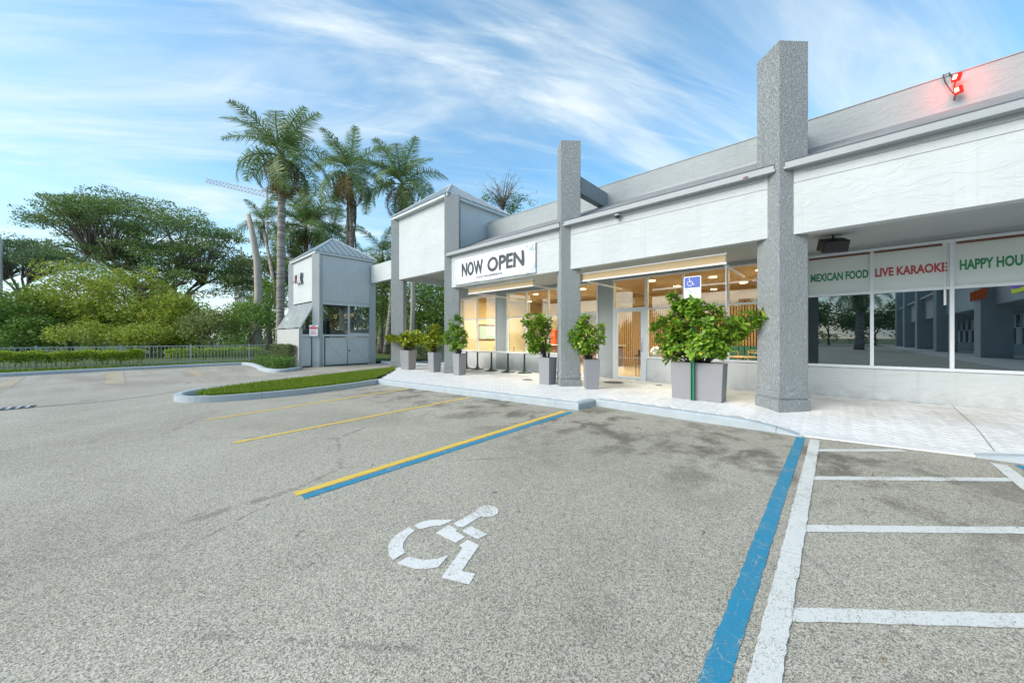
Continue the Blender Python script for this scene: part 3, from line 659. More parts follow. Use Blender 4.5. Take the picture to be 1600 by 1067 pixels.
# storefront wall pieces (front face y = 10.65)
WY = 10.65
def wall(x0, x1, z0, z1, mat='whitefine', y=WY): return MB().box(x0, x1, y, y+.2, z0, z1).build('storefront_wall', mat, B)
wall(-10.4, 9.5, 3.30, 3.40, 'greywall')
for x0, x1 in ((-13.5, -13.08), (-10.72, -10.10), (-5.87, -5.33), (-1.02, -.56)): wall(x0, x1, .1, 3.30, 'greywall')
wall(-13.08, -10.72, .1, .82); wall(-10.10, -6.93, .1, .82); wall(-4.25, -1.02, .1, .80); wall(-.56, 9.5, .1, .78, 'white')
def window(x0, x1, z0, z1, muls, bars, gl='glass', split=None, fw=.045, y=WY):
    """frame with upright mullions at muls and crossbars at bars; one pane per light"""
    f = MB(); fy0, fy1 = y-.035, y+.08
    f.box(x0, x1, fy0, fy1, z0, z0+fw); f.box(x0, x1, fy0, fy1, z1-fw, z1); f.box(x0, x0+fw, fy0, fy1, z0+fw, z1-fw); f.box(x1-fw, x1, fy0, fy1, z0+fw, z1-fw)
    xs = [x0+fw]+[v for m_ in muls for v in (m_-fw/2, m_+fw/2)]+[x1-fw]; zz = [z0+fw]+[v for b_ in bars for v in (b_-fw/2, b_+fw/2)]+[z1-fw]
    for m_ in muls: f.box(m_-fw/2, m_+fw/2, fy0+.003, fy1-.003, z0+fw, z1-fw)
    for i in range(0, len(xs), 2):
        for b_ in bars: f.box(xs[i], xs[i+1], fy0+.004, fy1-.004, b_-fw/2, b_+fw/2)
    w = f.build('window', 'frame', B)
    for i in range(0, len(xs), 2):
        for j in range(0, len(zz), 2):
            g = gl[1] if (isinstance(gl, tuple) and j) else (gl[0] if isinstance(gl, tuple) else gl)
            MB().box(xs[i], xs[i+1], y+.03, y+.036, zz[j], zz[j+1]).build('pane', g, w)
    return w
window(-13.08, -10.72, .82, 3.26, [-11.95], [2.27], ('glass', 'filmglass')); window(-10.10, -6.93, .82, 3.28, [-9.03, -7.95], [2.27], ('glass', 'filmglass'))
window(-6.90, -5.87, .13, 3.30, [], [2.29], ('glass', 'filmglass'), fw=.05); window(-4.25, -1.02, .80, 3.30, [-3.2, -2.1], [2.30], ('glass', 'filmglass')); window(-5.33, -4.25, 2.32, 3.30, [], [], 'filmglass')
wd = window(-.54, 9.4, .78, 3.30, [.55, 1.62, 2.7, 3.8, 4.9, 6.0], [2.38], ('darkglass', 'shade'), fw=.055)
for (s, x0, x1, c) in (('MEXICAN FOOD', -.44, .50, 'green'), ('LIVE KARAOKE', .60, 1.57, 'red'), ('HAPPY HOUR', 1.72, 2.51, 'green')):
    text('window_lettering', s, c, wd, x0, x1, 2.70, 2.885 if x0 < 1.65 else 2.90, WY+.0295, .04, .001)
for x0, x1 in ((-.47, 1.50), (1.68, 3.8)): MB().tube([(x0, WY-.01, 3.222), (x1, WY-.01, 3.222)], .024, 8).build('blind_roller', 'brown', wd)
MB().tube([(1.53, WY-.05, 3.2), (1.53, WY-.05, 2.35)], .006, 5).tube([(1.53, WY-.05, 2.35), (1.53, WY-.05, 2.05)], .018, 6).build('blind_cord', 'signwhite', wd)
MB().box(-13.6, 9.4, WY-.02, WY-.002, .79, .80).build('sill_line', 'trim', B)
# door with full glass leaf
dr = MB(); dr.box(-5.33, -5.26, WY-.03, WY+.08, .13, 2.32); dr.box(-4.32, -4.25, WY-.03, WY+.08, .13, 2.32); dr.box(-5.26, -4.32, WY-.03, WY+.08, 2.24, 2.32); dr.box(-5.26, -4.32, WY-.02, WY+.04, .13, .21)
dr.box(-5.26, -5.18, WY-.02, WY+.04, .21, 2.24); dr.box(-4.42, -4.32, WY-.02, WY+.04, .21, 2.24); door = dr.build('door', 'frame', B)
MB().box(-5.18, -4.42, WY+.01, WY+.016, .21, 2.24).build('pane', 'glass', door)
MB().tube([(-4.37, WY-.03, 1.0), (-4.37, WY-.07, 1.02), (-4.37, WY-.07, 1.28), (-4.37, WY-.03, 1.3)], .012, 6).build('handle', 'steel', door)
MB().lathe((-4.37, WY-.035, 1.36), [(.02, 0), (.02, .03)], 8).build('lock', 'steel', door)
MB().box(-5.18, -4.42, WY-.03, WY+.05, .13, .15).build('threshold', 'steel', door)
text('street_number', '10275', 'signwhite', B, -5.08, -4.62, 2.50, 2.62, WY+.029, .01, .001)
# interior ------------------------------------------------------
IY = 17.0
MB().box(-13.3, -.9, 10.86, IY, .05, .128).build('interior_floor', 'floor_in', B)
MB().box(-13.3, -.9, 10.86, IY, 3.42, 3.5).build('interior_ceiling', 'ceil_in', B)
MB().box(-13.3, -.9, IY, IY+.1, .1, 3.42).build('interior_wall', 'tilewall', B); MB().box(-13.4, -13.3, 10.86, IY, .1, 3.42).build('interior_wall', 'tilewall', B)
MB().box(-.9, -.8, 10.86, IY, .1, 3.42).build('interior_wall', 'tilewall', B)
tw_ = MB(); 
sl = MB()
for i in range(74): x = -8.2+i*.098; sl.box(x, x+.06, 16.86, 16.99, .13, 3.0)
for i in range(40): y = 12.7+i*.105; sl.box(-.99, -.905, y, y+.065, .13, 3.0)
o = sl.build('wood_slats', 'woodslat', B); o['kind'] = 'stuff'
MB().box(-8.25, -.92, 16.99, 17.0-.002, .13, 3.0).build('slat_backing', 'brown', B)
til = MB()
for i in range(9):
    for j in range(7): til.box(-13.2+i*.55, -13.2+i*.55+.54, 16.985, 16.998, .16+j*.46, .16+j*.46+.45)
o = til.build('wall_tiles', 'tilewall', B); o['kind'] = 'stuff'
lamps = [(-12, 12.2), (-12, 14.4), (-9.8, 12.2), (-9.8, 14.4), (-7.4, 12.2), (-7.4, 14.4), (-4.6, 12.0), (-4.4, 13.9), (-2.9, 12.6), (-2.4, 14.6), (-1.6, 12.2), (-3.6, 15.8), (-6.2, 11.8)]
LL = ['ceiling light nearest the left end window', 'ceiling light at the back left corner of the shop', 'ceiling light above the tables side window, near row', 'ceiling light over the orange machine', 'ceiling light seen left of the second column, near row', 'ceiling light behind the second column, back row', 'ceiling light just inside the glass door', 'ceiling light farther back beyond the glass door', 'ceiling light above the wide planter shrub', 'ceiling light over the green bench', 'ceiling light inside the last window pane by the near column', 'rearmost ceiling light before the slatted wall', 'large ceiling light in the transom between the two shop doors']
for k_, (x, y) in enumerate(lamps):
    t = empty('ceiling_light', (x, y, 3.42), LL[k_], 'ceiling light', 'ceiling lights inside the shop')
    MB().lathe((x, y, 3.36), [(.12, 0), (.14, .02), (.14, .06)], 20).build('housing', 'signwhite', t)
    MB().lathe((x, y, 3.345), [(.11, 0), (.11, .014)], 20).build('diffuser', 'lamp', t)
for x, y, w in ((-10.0, 12.8, 4.5), (-3.0, 13.0, 3.4), (-7.0, 12.4, 2.0)):
    la = bpy.data.lights.new('shop_light', 'AREA'); la.shape = 'RECTANGLE'; la.size = w; la.size_y = 2.4; la.energy = 46*w; la.color = (1, .87, .66)
    lo = bpy.data.objects.new('shop_light', la); C.objects.link(lo); lo.location = (x, y, 3.32)
# back wall counter, red machine, shelves
ct = empty('service_counter', (-9, 15, .13), 'white counter at the back of the shop behind the left window', 'counter')
MB().box(-11.5, -7.2, 14.7, 15.3, .13, 1.05).build('body', 'brown', ct); MB().box(-11.6, -7.1, 14.6, 15.4, 1.05, 1.1).build('top', 'tabletop', ct)
mc = empty('drink_machine', (-10.6, 15, 1.1), 'orange red drink machine with dark shelf standing on the back counter', 'machine')
MB().box(-11.1, -10.6, 14.75, 15.25, 1.1, 1.85).build('body', 'orange', mc, bevel=.03)
cf = empty('coffee_machine', (-9.9, 15, 1.1), 'black and steel coffee machine beside the red machine', 'machine')
MB().box(-10.4, -9.3, 14.75, 15.3, 1.35, 1.8).build('body', 'black', cf, bevel=.04); MB().box(-10.4, -9.3, 14.7, 15.3, 1.1, 1.18).build('tray', 'steel', cf); MB().box(-10.3, -10.2, 14.8, 15.2, 1.18, 1.35).box(-9.5, -9.4, 14.8, 15.2, 1.18, 1.35).build('feet', 'steel', cf)
bo = empty('booth_bench', (-1.6, 16.2, .13), 'green channelled booth bench along the wooden slat wall', 'bench')
MB().box(-4.9, -1.1, 16.2, 16.75, .13, .55).build('seat', 'booth', bo, bevel=.03)
for i in range(19): MB().box(-4.9+i*.2, -4.9+i*.2+.19, 16.66, 16.84, .55, 1.1).build('back_channel', 'booth', bo, bevel=.02)
def chair(x, y, rz, label):
    t = empty('chair', (x, y, .13), label, 'chair', 'yellow wooden chairs in the shop'); ORGs = ORG[t.name]
    MB().box(x-.2, x+.2, y-.2, y+.2, .56, .60).build('seat', 'woodslat', t, bevel=.01)
    for a in (-1, 1):
        for b in (-1, 1): MB().tube([(x+a*.18, y+b*.18, .13), (x+a*.16, y+b*.16, .56)], .016, 6).build('leg', 'woodslat', t)
    MB().tube([(x-.18, y+.19, .58), (x-.19, y+.22, 1.0), (x+.19, y+.22, 1.0), (x+.18, y+.19, .58)], .016, 6).build('backrest', 'woodslat', t)
    t.rotation_euler.z = rz
chair(-1.6, 12.2, 2.5, 'yellow wooden chair just inside the window beside the near column'); chair(-2.5, 12.6, -.6, 'yellow wooden chair behind the wide planter'); chair(-3.6, 12.4, 1.2, 'yellow wooden chair inside, between the door and the wide planter'); chair(-2.0, 13.9, 0, 'yellow wooden chair deep in the shop by the green bench')
def table(x, y, label):
    t = empty('dining_table', (x, y, .13), label, 'table'); MB().lathe((x, y, .84), [(.34, 0), (.35, .015), (.34, .03)], 24).build('tabletop', 'woodslat', t); MB().lathe((x, y, .13), [(.24, 0), (.22, .02), (.03, .05), (.025, .7)], 16).build('pedestal', 'black', t)
table(-2.05, 12.35, 'round wooden cafe table between the chairs inside the right window'); table(-3.2, 13.1, 'round wooden cafe table further inside behind the planter')
chair(-11.9, 11.8, .4, 'yellow wooden chair inside the far left window pane'); chair(-10.9, 12.3, 2.2, 'yellow wooden chair inside, behind the second left pane'); chair(-9.2, 11.9, 1.1, 'yellow wooden chair inside above the right outdoor table'); table(-11.4, 12.0, 'round wooden cafe table inside the far left window'); table(-9.7, 12.0, 'round wooden cafe table inside, left of the second window')
pf = empty('picture_frame', (-13.28, 12.6, 1.3), 'dark framed panel hanging on the shop wall at the far left', 'picture'); MB().box(-13.29, -13.26, 11.9, 13.3, 1.3, 2.1).build('frame', 'brown', pf); MB().box(-13.26, -13.255, 11.97, 13.23, 1.37, 2.03).build('print', 'teal', pf)
mb_ = empty('menu_board', (-9, 16.9, 2.2), 'dark menu board high on the back wall above the counter', 'board'); MB().box(-11.8, -8.8, 16.92, 16.98, 2.0, 2.75).build('panel', 'black', mb_)
tb = empty('litter_bin', (-4.35, 11.9, .13), 'grey swing-top bin standing behind the glass door', 'bin')
MB().box(-4.62, -4.22, 11.7, 12.1, .13, .82).build('body', 'ventgrey', tb, bevel=.02); MB().lathe((-4.42, 11.9, .82), [(.22, 0), (.22, .05), (.19, .2), (.10, .30), (.02, .33)], 20).build('lid', 'steel', tb, smooth=True)
st = empty('bar_stool', (-4.9, 11.9, .13), 'black stool beside the grey bin behind the glass door', 'stool')
MB().box(-5.08, -4.74, 11.75, 12.05, .80, .84).box(-5.08, -4.74, 12.03, 12.06, .84, 1.0).build('seat', 'black', st)
for a in (-5.06, -4.76):
    for b in (11.77, 12.03): MB().tube([(a, b, .13), (a, b, .8)], .013, 6).build('leg', 'black', st)

# ---------------------------------------------------------------- things on the facade
ban = empty('banner', (-8.3, 7.97, 3.3), 'white vinyl banner reading NOW OPEN hung on the fascia', 'banner')
bx0, bx1, bz0, bz1 = -10.12, -6.40, 3.31, 4.20; nx, nz_ = 90, 26; V = []; 
def wrinkle(u, v):
    e = min(u, 1-u, v*1.0, 1-v)
    return .014*(math.sin(u*23+3*math.sin(v*4))*.5+math.sin(u*9.5+v*6)*.6)*min(1, e*8+.25)+.012*math.exp(-((u-.28+.05*v)**2)/.0004)+.010*math.exp(-((u-.62-.04*v)**2)/.0005)+.010*math.sin((u+v*.5)*60)*math.exp(-((u-.95)**2+(v-.8)**2)/.02)+.012*math.sin((u-v*.3)*50)*math.exp(-((u-.9)**2+(v-.15)**2)/.03)
for j in range(nz_+1):
    for i in range(nx+1):
        u, v = i/nx, j/nz_; V.append((bx0+(bx1-bx0)*u, 7.965-.012-wrinkle(u, v), bz0+(bz1-bz0)*v+.010*math.sin(u*math.pi*5)*(1 if v > .5 else -1)*abs(v-.5)))
m = MB(); m.add(V, [(j*(nx+1)+i, j*(nx+1)+i+1, (j+1)*(nx+1)+i+1, (j+1)*(nx+1)+i) for j in range(nz_) for i in range(nx)]); sh = m.build('sheet', 'bannerm', ban, smooth=True)
so = sh.modifiers.new('s', 'SOLIDIFY'); so.thickness = .002
def on_banner(o):                       # lay printed pieces on the wrinkled vinyl
    me = o.data; org = ORG[o.name]
    for v in me.vertices:
        x, z = v.co.x+org.x, v.co.z+org.z; u = (x-bx0)/(bx1-bx0); w = (z-bz0)/(bz1-bz0); v.co.y = 7.965-.012-wrinkle(u, w)-.014-org.y
for body, x0, x1, z0, z1, bo_ in (('NOW', -9.72, -8.62, 3.56, 4.04, .03), ('OPEN', -8.40, -6.83, 3.56, 4.04, .03), ('TASTE THE DIFFERENCE', -8.98, -7.72, 3.43, 3.49, .02)):
    on_banner(text('lettering', body, 'letter', ban, x0, x1, z0, z1, 7.94, bo_, .001))
def leafshape(cx_, cz_, L_, a):
    pts = []
    L_ *= .8
    for i in range(13):
        t = i/12; w = math.sin(t*math.pi)*.17*L_; pts.append((t*L_, w))
    for i in range(11, 0, -1): t = i/12; pts.append((t*L_, -math.sin(t*math.pi)*.17*L_))
    return [(cx_+math.cos(a)*p-math.sin(a)*q, 7.94, cz_+math.sin(a)*p+math.cos(a)*q) for p, q in pts]
for cx_, cz_, L_, a in ((-10.08, 4.16, .30, -1.0), (-10.1, 4.0, .22, -1.3), (-10.02, 4.17, .25, -.4), (-10.1, 3.34, .26, .8), (-10.09, 3.5, .2, 1.3), (-6.45, 3.36, .34, 2.5), (-6.44, 3.42, .28, 1.9), (-6.6, 3.35, .25, 3.0), (-6.45, 4.16, .34, 3.9), (-6.47, 4.05, .25, 4.3), (-6.62, 4.17, .28, 3.5)):
    on_banner(MB().add(leafshape(cx_, cz_, L_, a), [tuple(range(23, -1, -1))]).build('printed_leaf', 'teal', ban))
def awning(x0, x1, y, z, label):
    t = empty('awning', ((x0+x1)/2, y, z), label, 'awning', 'rolled-up tan awnings')
    MB().tube([(x0+.02, y+.05, z+.17), (x1-.02, y+.05, z+.17)], .045, 10).build('roller', 'trim', t)
    MB().box(x0+.02, x1-.02, y-.004, y+.004, z+.03, z+.20).build('valance', 'tan', t)
    MB().box(x0, x1, y-.02, y+.03, z, z+.035).build('front_bar', 'signwhite', t, bevel=.005); MB().box(x0, x1, y-.015, y+.06, z+.20, z+.225).build('hood', 'signwhite', t)
    for x in (x0+.08, x1-.08): MB().box(x-.02, x+.02, y+.03, 10.6, z+.02, z+.06).build('arm', 'signwhite', t)
    return t
aw_ = awning(-5.1, -1.65, 8.27, 2.93, 'long rolled-up tan awning with white bar hanging above the door and wide planter'); awning(-9.75, -6.72, 8.27, 2.98, 'shorter rolled-up tan awning hanging under the NOW OPEN banner')
MB().tube([(-1.67, 8.3, 3.2), (-1.67, 8.3, 2.93), (-1.67, 8.32, .95)], .006, 5).build('cord', 'signwhite', aw_)
# under-ceiling speaker
spk = empty('loudspeaker', (-.05, 9.2, 3.4), 'black loudspeaker slung under the arcade ceiling by the near column', 'loudspeaker')
m = MB().box(-.20, .20, -.14, .14, -.13, .10); mt_ = Matrix.Translation((-.05, 9.2, 3.22)) @ Matrix.Rotation(R(25), 4, 'Z') @ Matrix.Rotation(R(25), 4, 'X')
m.v = [tuple(mt_ @ Vector(v)) for v in m.v]; m.build('cabinet', 'black', spk, bevel=.02); MB().box(-.07, -.03, 9.18, 9.22, 3.3, 3.4).build('bracket', 'darkmetal', spk)
for x0_, x1_ in ((-5.2, -1.0), (-.4, 3.6)): MB().tube([(x0_, 7.985, 4.33), ((x0_+x1_)/2, 7.985, 4.322), (x1_, 7.985, 4.33)], .007, 5).build('cable_run', 'ventgrey', B)
# little camera on the fascia
sc = empty('security_camera', (-3.85, 7.93, 4.30), 'small grey dome camera under the gutter above the long awning', 'security camera')
MB().lathe((-3.85, 7.90, 4.33), [(.07, .0), (.07, .03)], 14).build('mount', 'ventgrey', sc); MB().lathe((-3.85, 7.90, 4.27), [(.02, 0), (.05, .02), (.06, .06)], 14).build('dome', 'black', sc, smooth=True)
# red floodlights
for z, tl, lb in ((5.95, .25, 'upper of the two small floodlights glowing red on the parapet'), (5.72, -.1, 'lower of the two small floodlights glowing red on the parapet')):
    t = empty('floodlight', (1.55, 9.88, z), lb, 'floodlight', 'red floodlights on the parapet')
    M_ = Matrix.Translation((1.53+(.02 if tl < 0 else 0), 9.74, z)) @ Matrix.Rotation(R(-24), 4, 'Z') @ Matrix.Rotation(tl, 4, 'Y') @ Matrix.Scale(.74, 4)
    for nm, bxx, mt in (('housing', (-.065, .065, -.02, .03, -.075, .075), 'redlamp'), ('lens', (-.045, .02, -.028, -.021, -.05, .05), 'redcore'), ('back_plate', (-.072, .072, .031, .05, -.085, .085), 'red')):
        m = MB().box(*bxx); m.v = [tuple(M_ @ Vector(v)) for v in m.v]; m.build(nm, mt, t)
    MB().tube([(1.53, 9.78, z-.06), (1.53, 9.9, z-.09)], .012, 5).build('bracket', 'red', t)
la = bpy.data.lights.new('red_glow', 'POINT'); la.energy = 7; la.color = (1, .06, .04); la.shadow_soft_size = .06; lo = bpy.data.objects.new('red_glow', la); C.objects.link(lo); lo.location = (1.56, 9.62, 5.84)
w_ = MB().tube([(1.42, 9.9, 6.13), (1.40, 9.86, 6.12), (1.42, 9.85, 5.98), (1.48, 9.84, 5.80), (1.52, 9.82, 5.70)], .008, 5).tube([(1.43, 9.92, 6.13), (1.47, 9.86, 6.12), (1.50, 9.85, 6.02), (1.52, 9.84, 5.93)], .008, 5).build('cable', 'black')
tag(w_, 'black cables looping over the parapet to the red floodlights', 'cable')
rs = MB().add([(-1.30, 7.829, 4.405), (-1.22, 7.829, 4.40), (-1.21, 7.829, 4.435), (-1.25, 7.829, 4.444), (-1.29, 7.829, 4.436)], [(0, 1, 2, 3, 4)]).build('rust_stain', 'brown', bpy.data.objects['gutter.001'])
# counter tables
peds = [(-12.0, 9.95), (-11.25, 9.85), (-10.2, 9.75), (-9.25, 9.75), (-8.5, 9.85)]
peds = [(-11.45, 9.62), (-10.85, 9.7), (-9.95, 9.62), (-9.1, 9.66), (-8.45, 9.86)]
for tops, ps, lb in ((( -11.75, -10.55), peds[:2], 'outdoor high table at the far left end of the row, two dark pedestals'), ((-10.45, -9.65), peds[2:3], 'small outdoor table in the middle of the row, one dark pedestal'), ((-9.45, -8.1), peds[3:], 'outdoor table at the right of the row, two dark pedestals')):
    t = empty('outdoor_table', ((tops[0]+tops[1])/2, 9.75, .13), lb, 'table', 'white-topped tables under the left shop window')
    MB().box(tops[0], tops[1], 9.42, 10.12, .86, .895).build('tabletop', 'tabletop', t, bevel=.008)
    for x, y in ps:
        p = MB().lathe((x, y, .13), [(.27, 0), (.27, .015), (.20, .03), (.10, .06), (.06, .10), (.04, .18), (.033, .3), (.033, .70), (.07, .73)], 20).build('pedestal', 'darkmetal', t, smooth=True)
for x, y, r_, lb in ((-4.75, 9.5, .30, 'large round dark manhole cover on the pavement near the door'), (-3.55, 9.75, .1, 'small round drain cover behind the wide planter'), (-7.0, 8.3, .17, 'round drain cover on the pavers in front of the tables')):
    t = empty('drain_cover', (x, y, .13), lb, 'drain cover', 'round covers in the pavement'); MB().lathe((x, y, .126), [(r_, 0), (r_, .010), (r_-.01, .012)], 28).build('rim', 'concrete', t); MB().lathe((x, y, .13), [(r_*.88, 0), (r_*.88, .012)], 28).build('lid', 'shingle', t)
# ---------------------------------------------------------------- planters
def leafproto(L_, w_):
    prof = [(0, .08), (.25, .55), (.55, 1.0), (.8, .92), (1, .25)]; V = []; 
    for t, w in prof: z = -.18*t*t*L_; V += [(t*L_, -w*w_/2, z+.10*w*w_), (t*L_, 0, z), (t*L_, w*w_/2, z+.10*w*w_)]
    F = []
    for i in range(4):
        for k in range(2): F.append((i*3+k, (i+1)*3+k, (i+1)*3+k+1, i*3+k+1))
    return V, F
def potted(root, origin, ells, nstem, leafL, mat, crown_name='foliage', singles=0, per=11, zrim=.9):
    """stems rise from the pot, whorls of stiff oval leaves at their tips"""
    ox, oy = origin; tips = []
    st = MB()
    for e in ells:
        k = max(3, int(nstem*e[6])); v = rng.normal(size=(k, 3)); v /= np.linalg.norm(v, axis=1)[:, None]; r = rng.uniform(.30, 1, k)**.55
        for c in np.array(e[:3])+v*r[:, None]*np.array(e[3:6]):
            if c[2] < zrim+.0: c[2] = zrim+random.uniform(0, .12)
            tips.append((Vector(c), Vector(e[:3])))
    for i, (c, ec) in enumerate(tips):
        if i % 5 == 0:
            s0 = Vector((ox+(c.x-ox)*.12, oy+random.uniform(-.06, .06), zrim-.06)); limb(st, s0, c, .011, .004, .03, 5, .07, 5)
    st.build('stems', 'barkdark', root, smooth=True)['kind'] = 'stuff'
    V0, F0 = leafproto(leafL, leafL*.52); V0 = np.array(V0); allV = []; allF = []; mats = []
    for c, ec in tips:
        d = (c-Vector((ox, oy, ec.z-.35))).normalized()
        d = (d+Vector((random.gauss(0, .35), random.gauss(0, .35), .35+random.gauss(0, .2)))).normalized(); q = Vector((0, 0, 1)).rotation_difference(d)
        for k in range(per):
            az = k*2.4+random.uniform(-.3, .3); el = random.uniform(-.15, .95); off = d*(-.11*(k/per)); s = random.uniform(.7, 1.2)
            M = Matrix.Translation(c+off) @ q.to_matrix().to_4x4() @ Matrix.Rotation(az, 4, 'Z') @ Matrix.Rotation(-el, 4, 'Y') @ Matrix.Rotation(random.uniform(-.4, .4), 4, 'X') @ Matrix.Scale(s, 4)
            mats.append(M)
    cam_ = Vector((0, 0, CAMZ)); mats.sort(key=lambda M: (M.translation-cam_).length/ (M.to_scale().x)); org = ORG[root.name]
    if singles:
        me = bpy.data.meshes.new('leaf'); me.from_pydata(V0.tolist(), [], F0); me.polygons.foreach_set('use_smooth', [True]*len(me.polygons)); me.materials.append(MATS[mat])
        for M in mats[:singles]:
            o = bpy.data.objects.new('leaf', me); C.objects.link(o); o.parent = root; o.matrix_local = Matrix.Translation(-org) @ M
    V4 = np.vstack([V0.T, np.ones(len(V0))]); nv = len(V0)
    for k, M in enumerate(mats[singles:]):
        allV.append((np.array(M) @ V4)[:3].T); allF += [tuple(i+k*nv for i in f) for f in F0]
    VV = np.concatenate(allV)-np.array(org); me = bpy.data.meshes.new(crown_name); me.from_pydata(VV.tolist(), [], allF); me.polygons.foreach_set('use_smooth', [True]*len(me.polygons))
    o, _ = link(crown_name, me, mat, root); o['kind'] = 'stuff'
def pot(x, y, hb, ht, z0, z1, rot, label, hby=None, hty=None):
    t = empty('planter', (x, y, z0), label, 'planter', 'grey planters along the arcade'); hby = hby or hb; hty = hty or ht
    c, s = math.cos(rot), math.sin(rot); P = lambda a, b: (x+a*c-b*s, y+a*s+b*c)
    rect = lambda a, b: [P(-a, -b), P(a, -b), P(a, b), P(-a, b)]
    MB().prism(rect(hb, hby), z0, z1-.0, rect(ht, hty)).build('pot', 'planter', t, bevel=.008)
    n_ = 4; o_, i_ = rect(ht+.006, hty+.006), rect(ht-.025, hty-.025); m = MB()
    m.add([(*p, z1+.001) for p in o_]+[(*p, z1+.02) for p in o_]+[(*p, z1+.02) for p in i_]+[(*p, z1+.001) for p in i_], [f for k in range(4) for f in ((k, (k+1) % 4, 4+(k+1) % 4, 4+k), (4+k, 4+(k+1) % 4, 8+(k+1) % 4, 8+k), (8+k, 8+(k+1) % 4, 12+(k+1) % 4, 12+k))])
    m.build('rim', 'planter', t); MB().prism(rect(ht-.026, hty-.026), z1+.002, z1+.008).build('soil', 'soil', t)
    return t
def shrub(x, y, z, label): return empty('potted_shrub', (x, y, z), label, 'shrub', 'leafy shrubs growing in the planters')
pot(-2.15, 8.16, .47, .50, .13, .885, 0, 'wide rectangular grey planter behind the green sign post', .2, .21)
b = shrub(-2.15, 8.16, .9, 'largest spreading shrub, rising from the wide planter behind the sign')
potted(b, (-2.15, 8.16), [(-2.05, 8.1, 1.45, .78, .34, .42, .50), (-2.75, 8.1, 1.5, .42, .28, .50, .22), (-1.45, 8.1, 1.72, .42, .28, .30, .20), (-2.5, 8.1, 2.08, .20, .18, .24, .08), (-2.05, 8.15, 1.98, .45, .2, .18, .12), (-1.08, 8.05, 1.85, .20, .14, .10, .03), (-2.65, 8.05, 1.05, .2, .15, .14, .05), (-2.2, 7.76, 2.13, .26, .06, .12, .09), (-2.25, 7.74, 1.5, .5, .08, .58, .28), (-2.55, 7.8, 2.3, .12, .08, .14, .03)], 250, .115, 'leaf_potted', singles=300, per=11, zrim=.9)
pot(-5.98, 7.98, .165, .19, .13, .86, 0, 'tall grey planter left of the second column'); b = shrub(-5.98, 7.98, .88, 'bushy shrub in the tall planter left of the second column')
potted(b, (-5.98, 7.98), [(-6.28, 7.9, 1.45, .46, .34, .52, .8), (-6.1, 7.85, 1.95, .3, .25, .25, .2), (-6.65, 7.9, 1.95, .17, .15, .2, .1)], 150, .105, 'leaf_potted', per=10, zrim=.9)
pot(-4.62, 8.02, .165, .19, .13, .86, R(38), 'tall grey planter turned cornerwise right of the second column'); b = shrub(-4.62, 8.02, .88, 'rounded bright green shrub right of the second column')
potted(b, (-4.7, 8.02), [(-4.75, 7.95, 1.42, .52, .38, .42, .8), (-4.8, 7.95, 1.9, .2, .18, .26, .13), (-4.33, 7.95, 1.6, .2, .15, .2, .07)], 150, .10, 'leaf_potted', per=10, zrim=.9)
pot(-9.72, 7.85, .15, .175, .13, .86, 0, 'slim grey planter just right of the tower column'); b = shrub(-9.72, 7.85, .88, 'loose dark green shrub just right of the tower column')
potted(b, (-9.75, 7.85), [(-9.85, 7.8, 1.45, .60, .36, .48, .8), (-9.85, 7.8, 1.98, .3, .25, .26, .2)], 130, .105, 'leaf_potted', per=9, zrim=.9)
pot(-11.28, 7.9, .16, .19, .13, .86, 0, 'grey planter tucked against the left side of the tower column'); b = shrub(-11.28, 7.9, .88, 'yellow-green shrub half hidden by the tower column')
potted(b, (-11.3, 7.9), [(-11.5, 7.9, 1.35, .55, .36, .36, .8), (-11.35, 7.9, 1.75, .25, .2, .3, .2)], 115, .115, 'leaf_potted_yellow', per=9, zrim=.9)
pot(-12.95, 7.78, .20, .25, .13, .90, R(15), 'stout grey planter at the far left of the arcade'); b = shrub(-12.95, 7.78, .9, 'yellowish shrub reaching left from the farthest planter')
potted(b, (-12.95, 7.78), [(-12.9, 7.75, 1.35, .66, .42, .34, .75), (-13.9, 7.7, 1.36, .40, .2, .12, .18), (-14.3, 7.7, 1.42, .25, .2, .1, .1), (-12.4, 7.8, 1.5, .4, .3, .25, .2)], 150, .12, 'leaf_potted_yellow', per=9, zrim=.92)
# sign on green post
sg = empty('parking_sign', (-2.19, 7.93, .13), 'white and blue wheelchair parking sign on a green post before the wide planter', 'sign')
MB().box(-2.225, -2.155, 7.90, 7.912, .13, 2.62).box(-2.225, -2.213, 7.874, 7.90, .13, 2.62).box(-2.167, -2.155, 7.874, 7.90, .13, 2.62).build('post', 'greenpost', sg)
def rrect(x0, x1, z0, z1, r, y, n=5):
    P = []
    for cx_, cz_, a0 in ((x1-r, z1-r, 0), (x0+r, z1-r, 90), (x0+r, z0+r, 180), (x1-r, z0+r, 270)):
        for k in range(n+1): a = R(a0+90*k/n); P.append((cx_+r*math.cos(a), y, cz_+r*math.sin(a)))
    return P
pl = MB().solid(rrect(-2.355, -2.025, 2.225, 2.69, .03, 7.872), (0, -.003, 0)).build('sign_plate', 'signwhite', sg)
MB().solid(rrect(-2.34, -2.04, 2.455, 2.675, .018, 7.868), (0, -.001, 0)).build('blue_field', 'signblue', pl)
ic = MB(); Y_ = 7.8655; ix, iz = -2.235, 2.52
pts = [(ix+.006+.052*math.cos(R(a)), Y_, iz+.030+.052*math.sin(R(a))) for a in range(125, 375, 12)]
ic.tube(pts, .0065, 5); ic.lathe((ix-.010, Y_, iz+.112), [(.004, 0), (.014, .008), (.014, .016), (.004, .024)], 10)
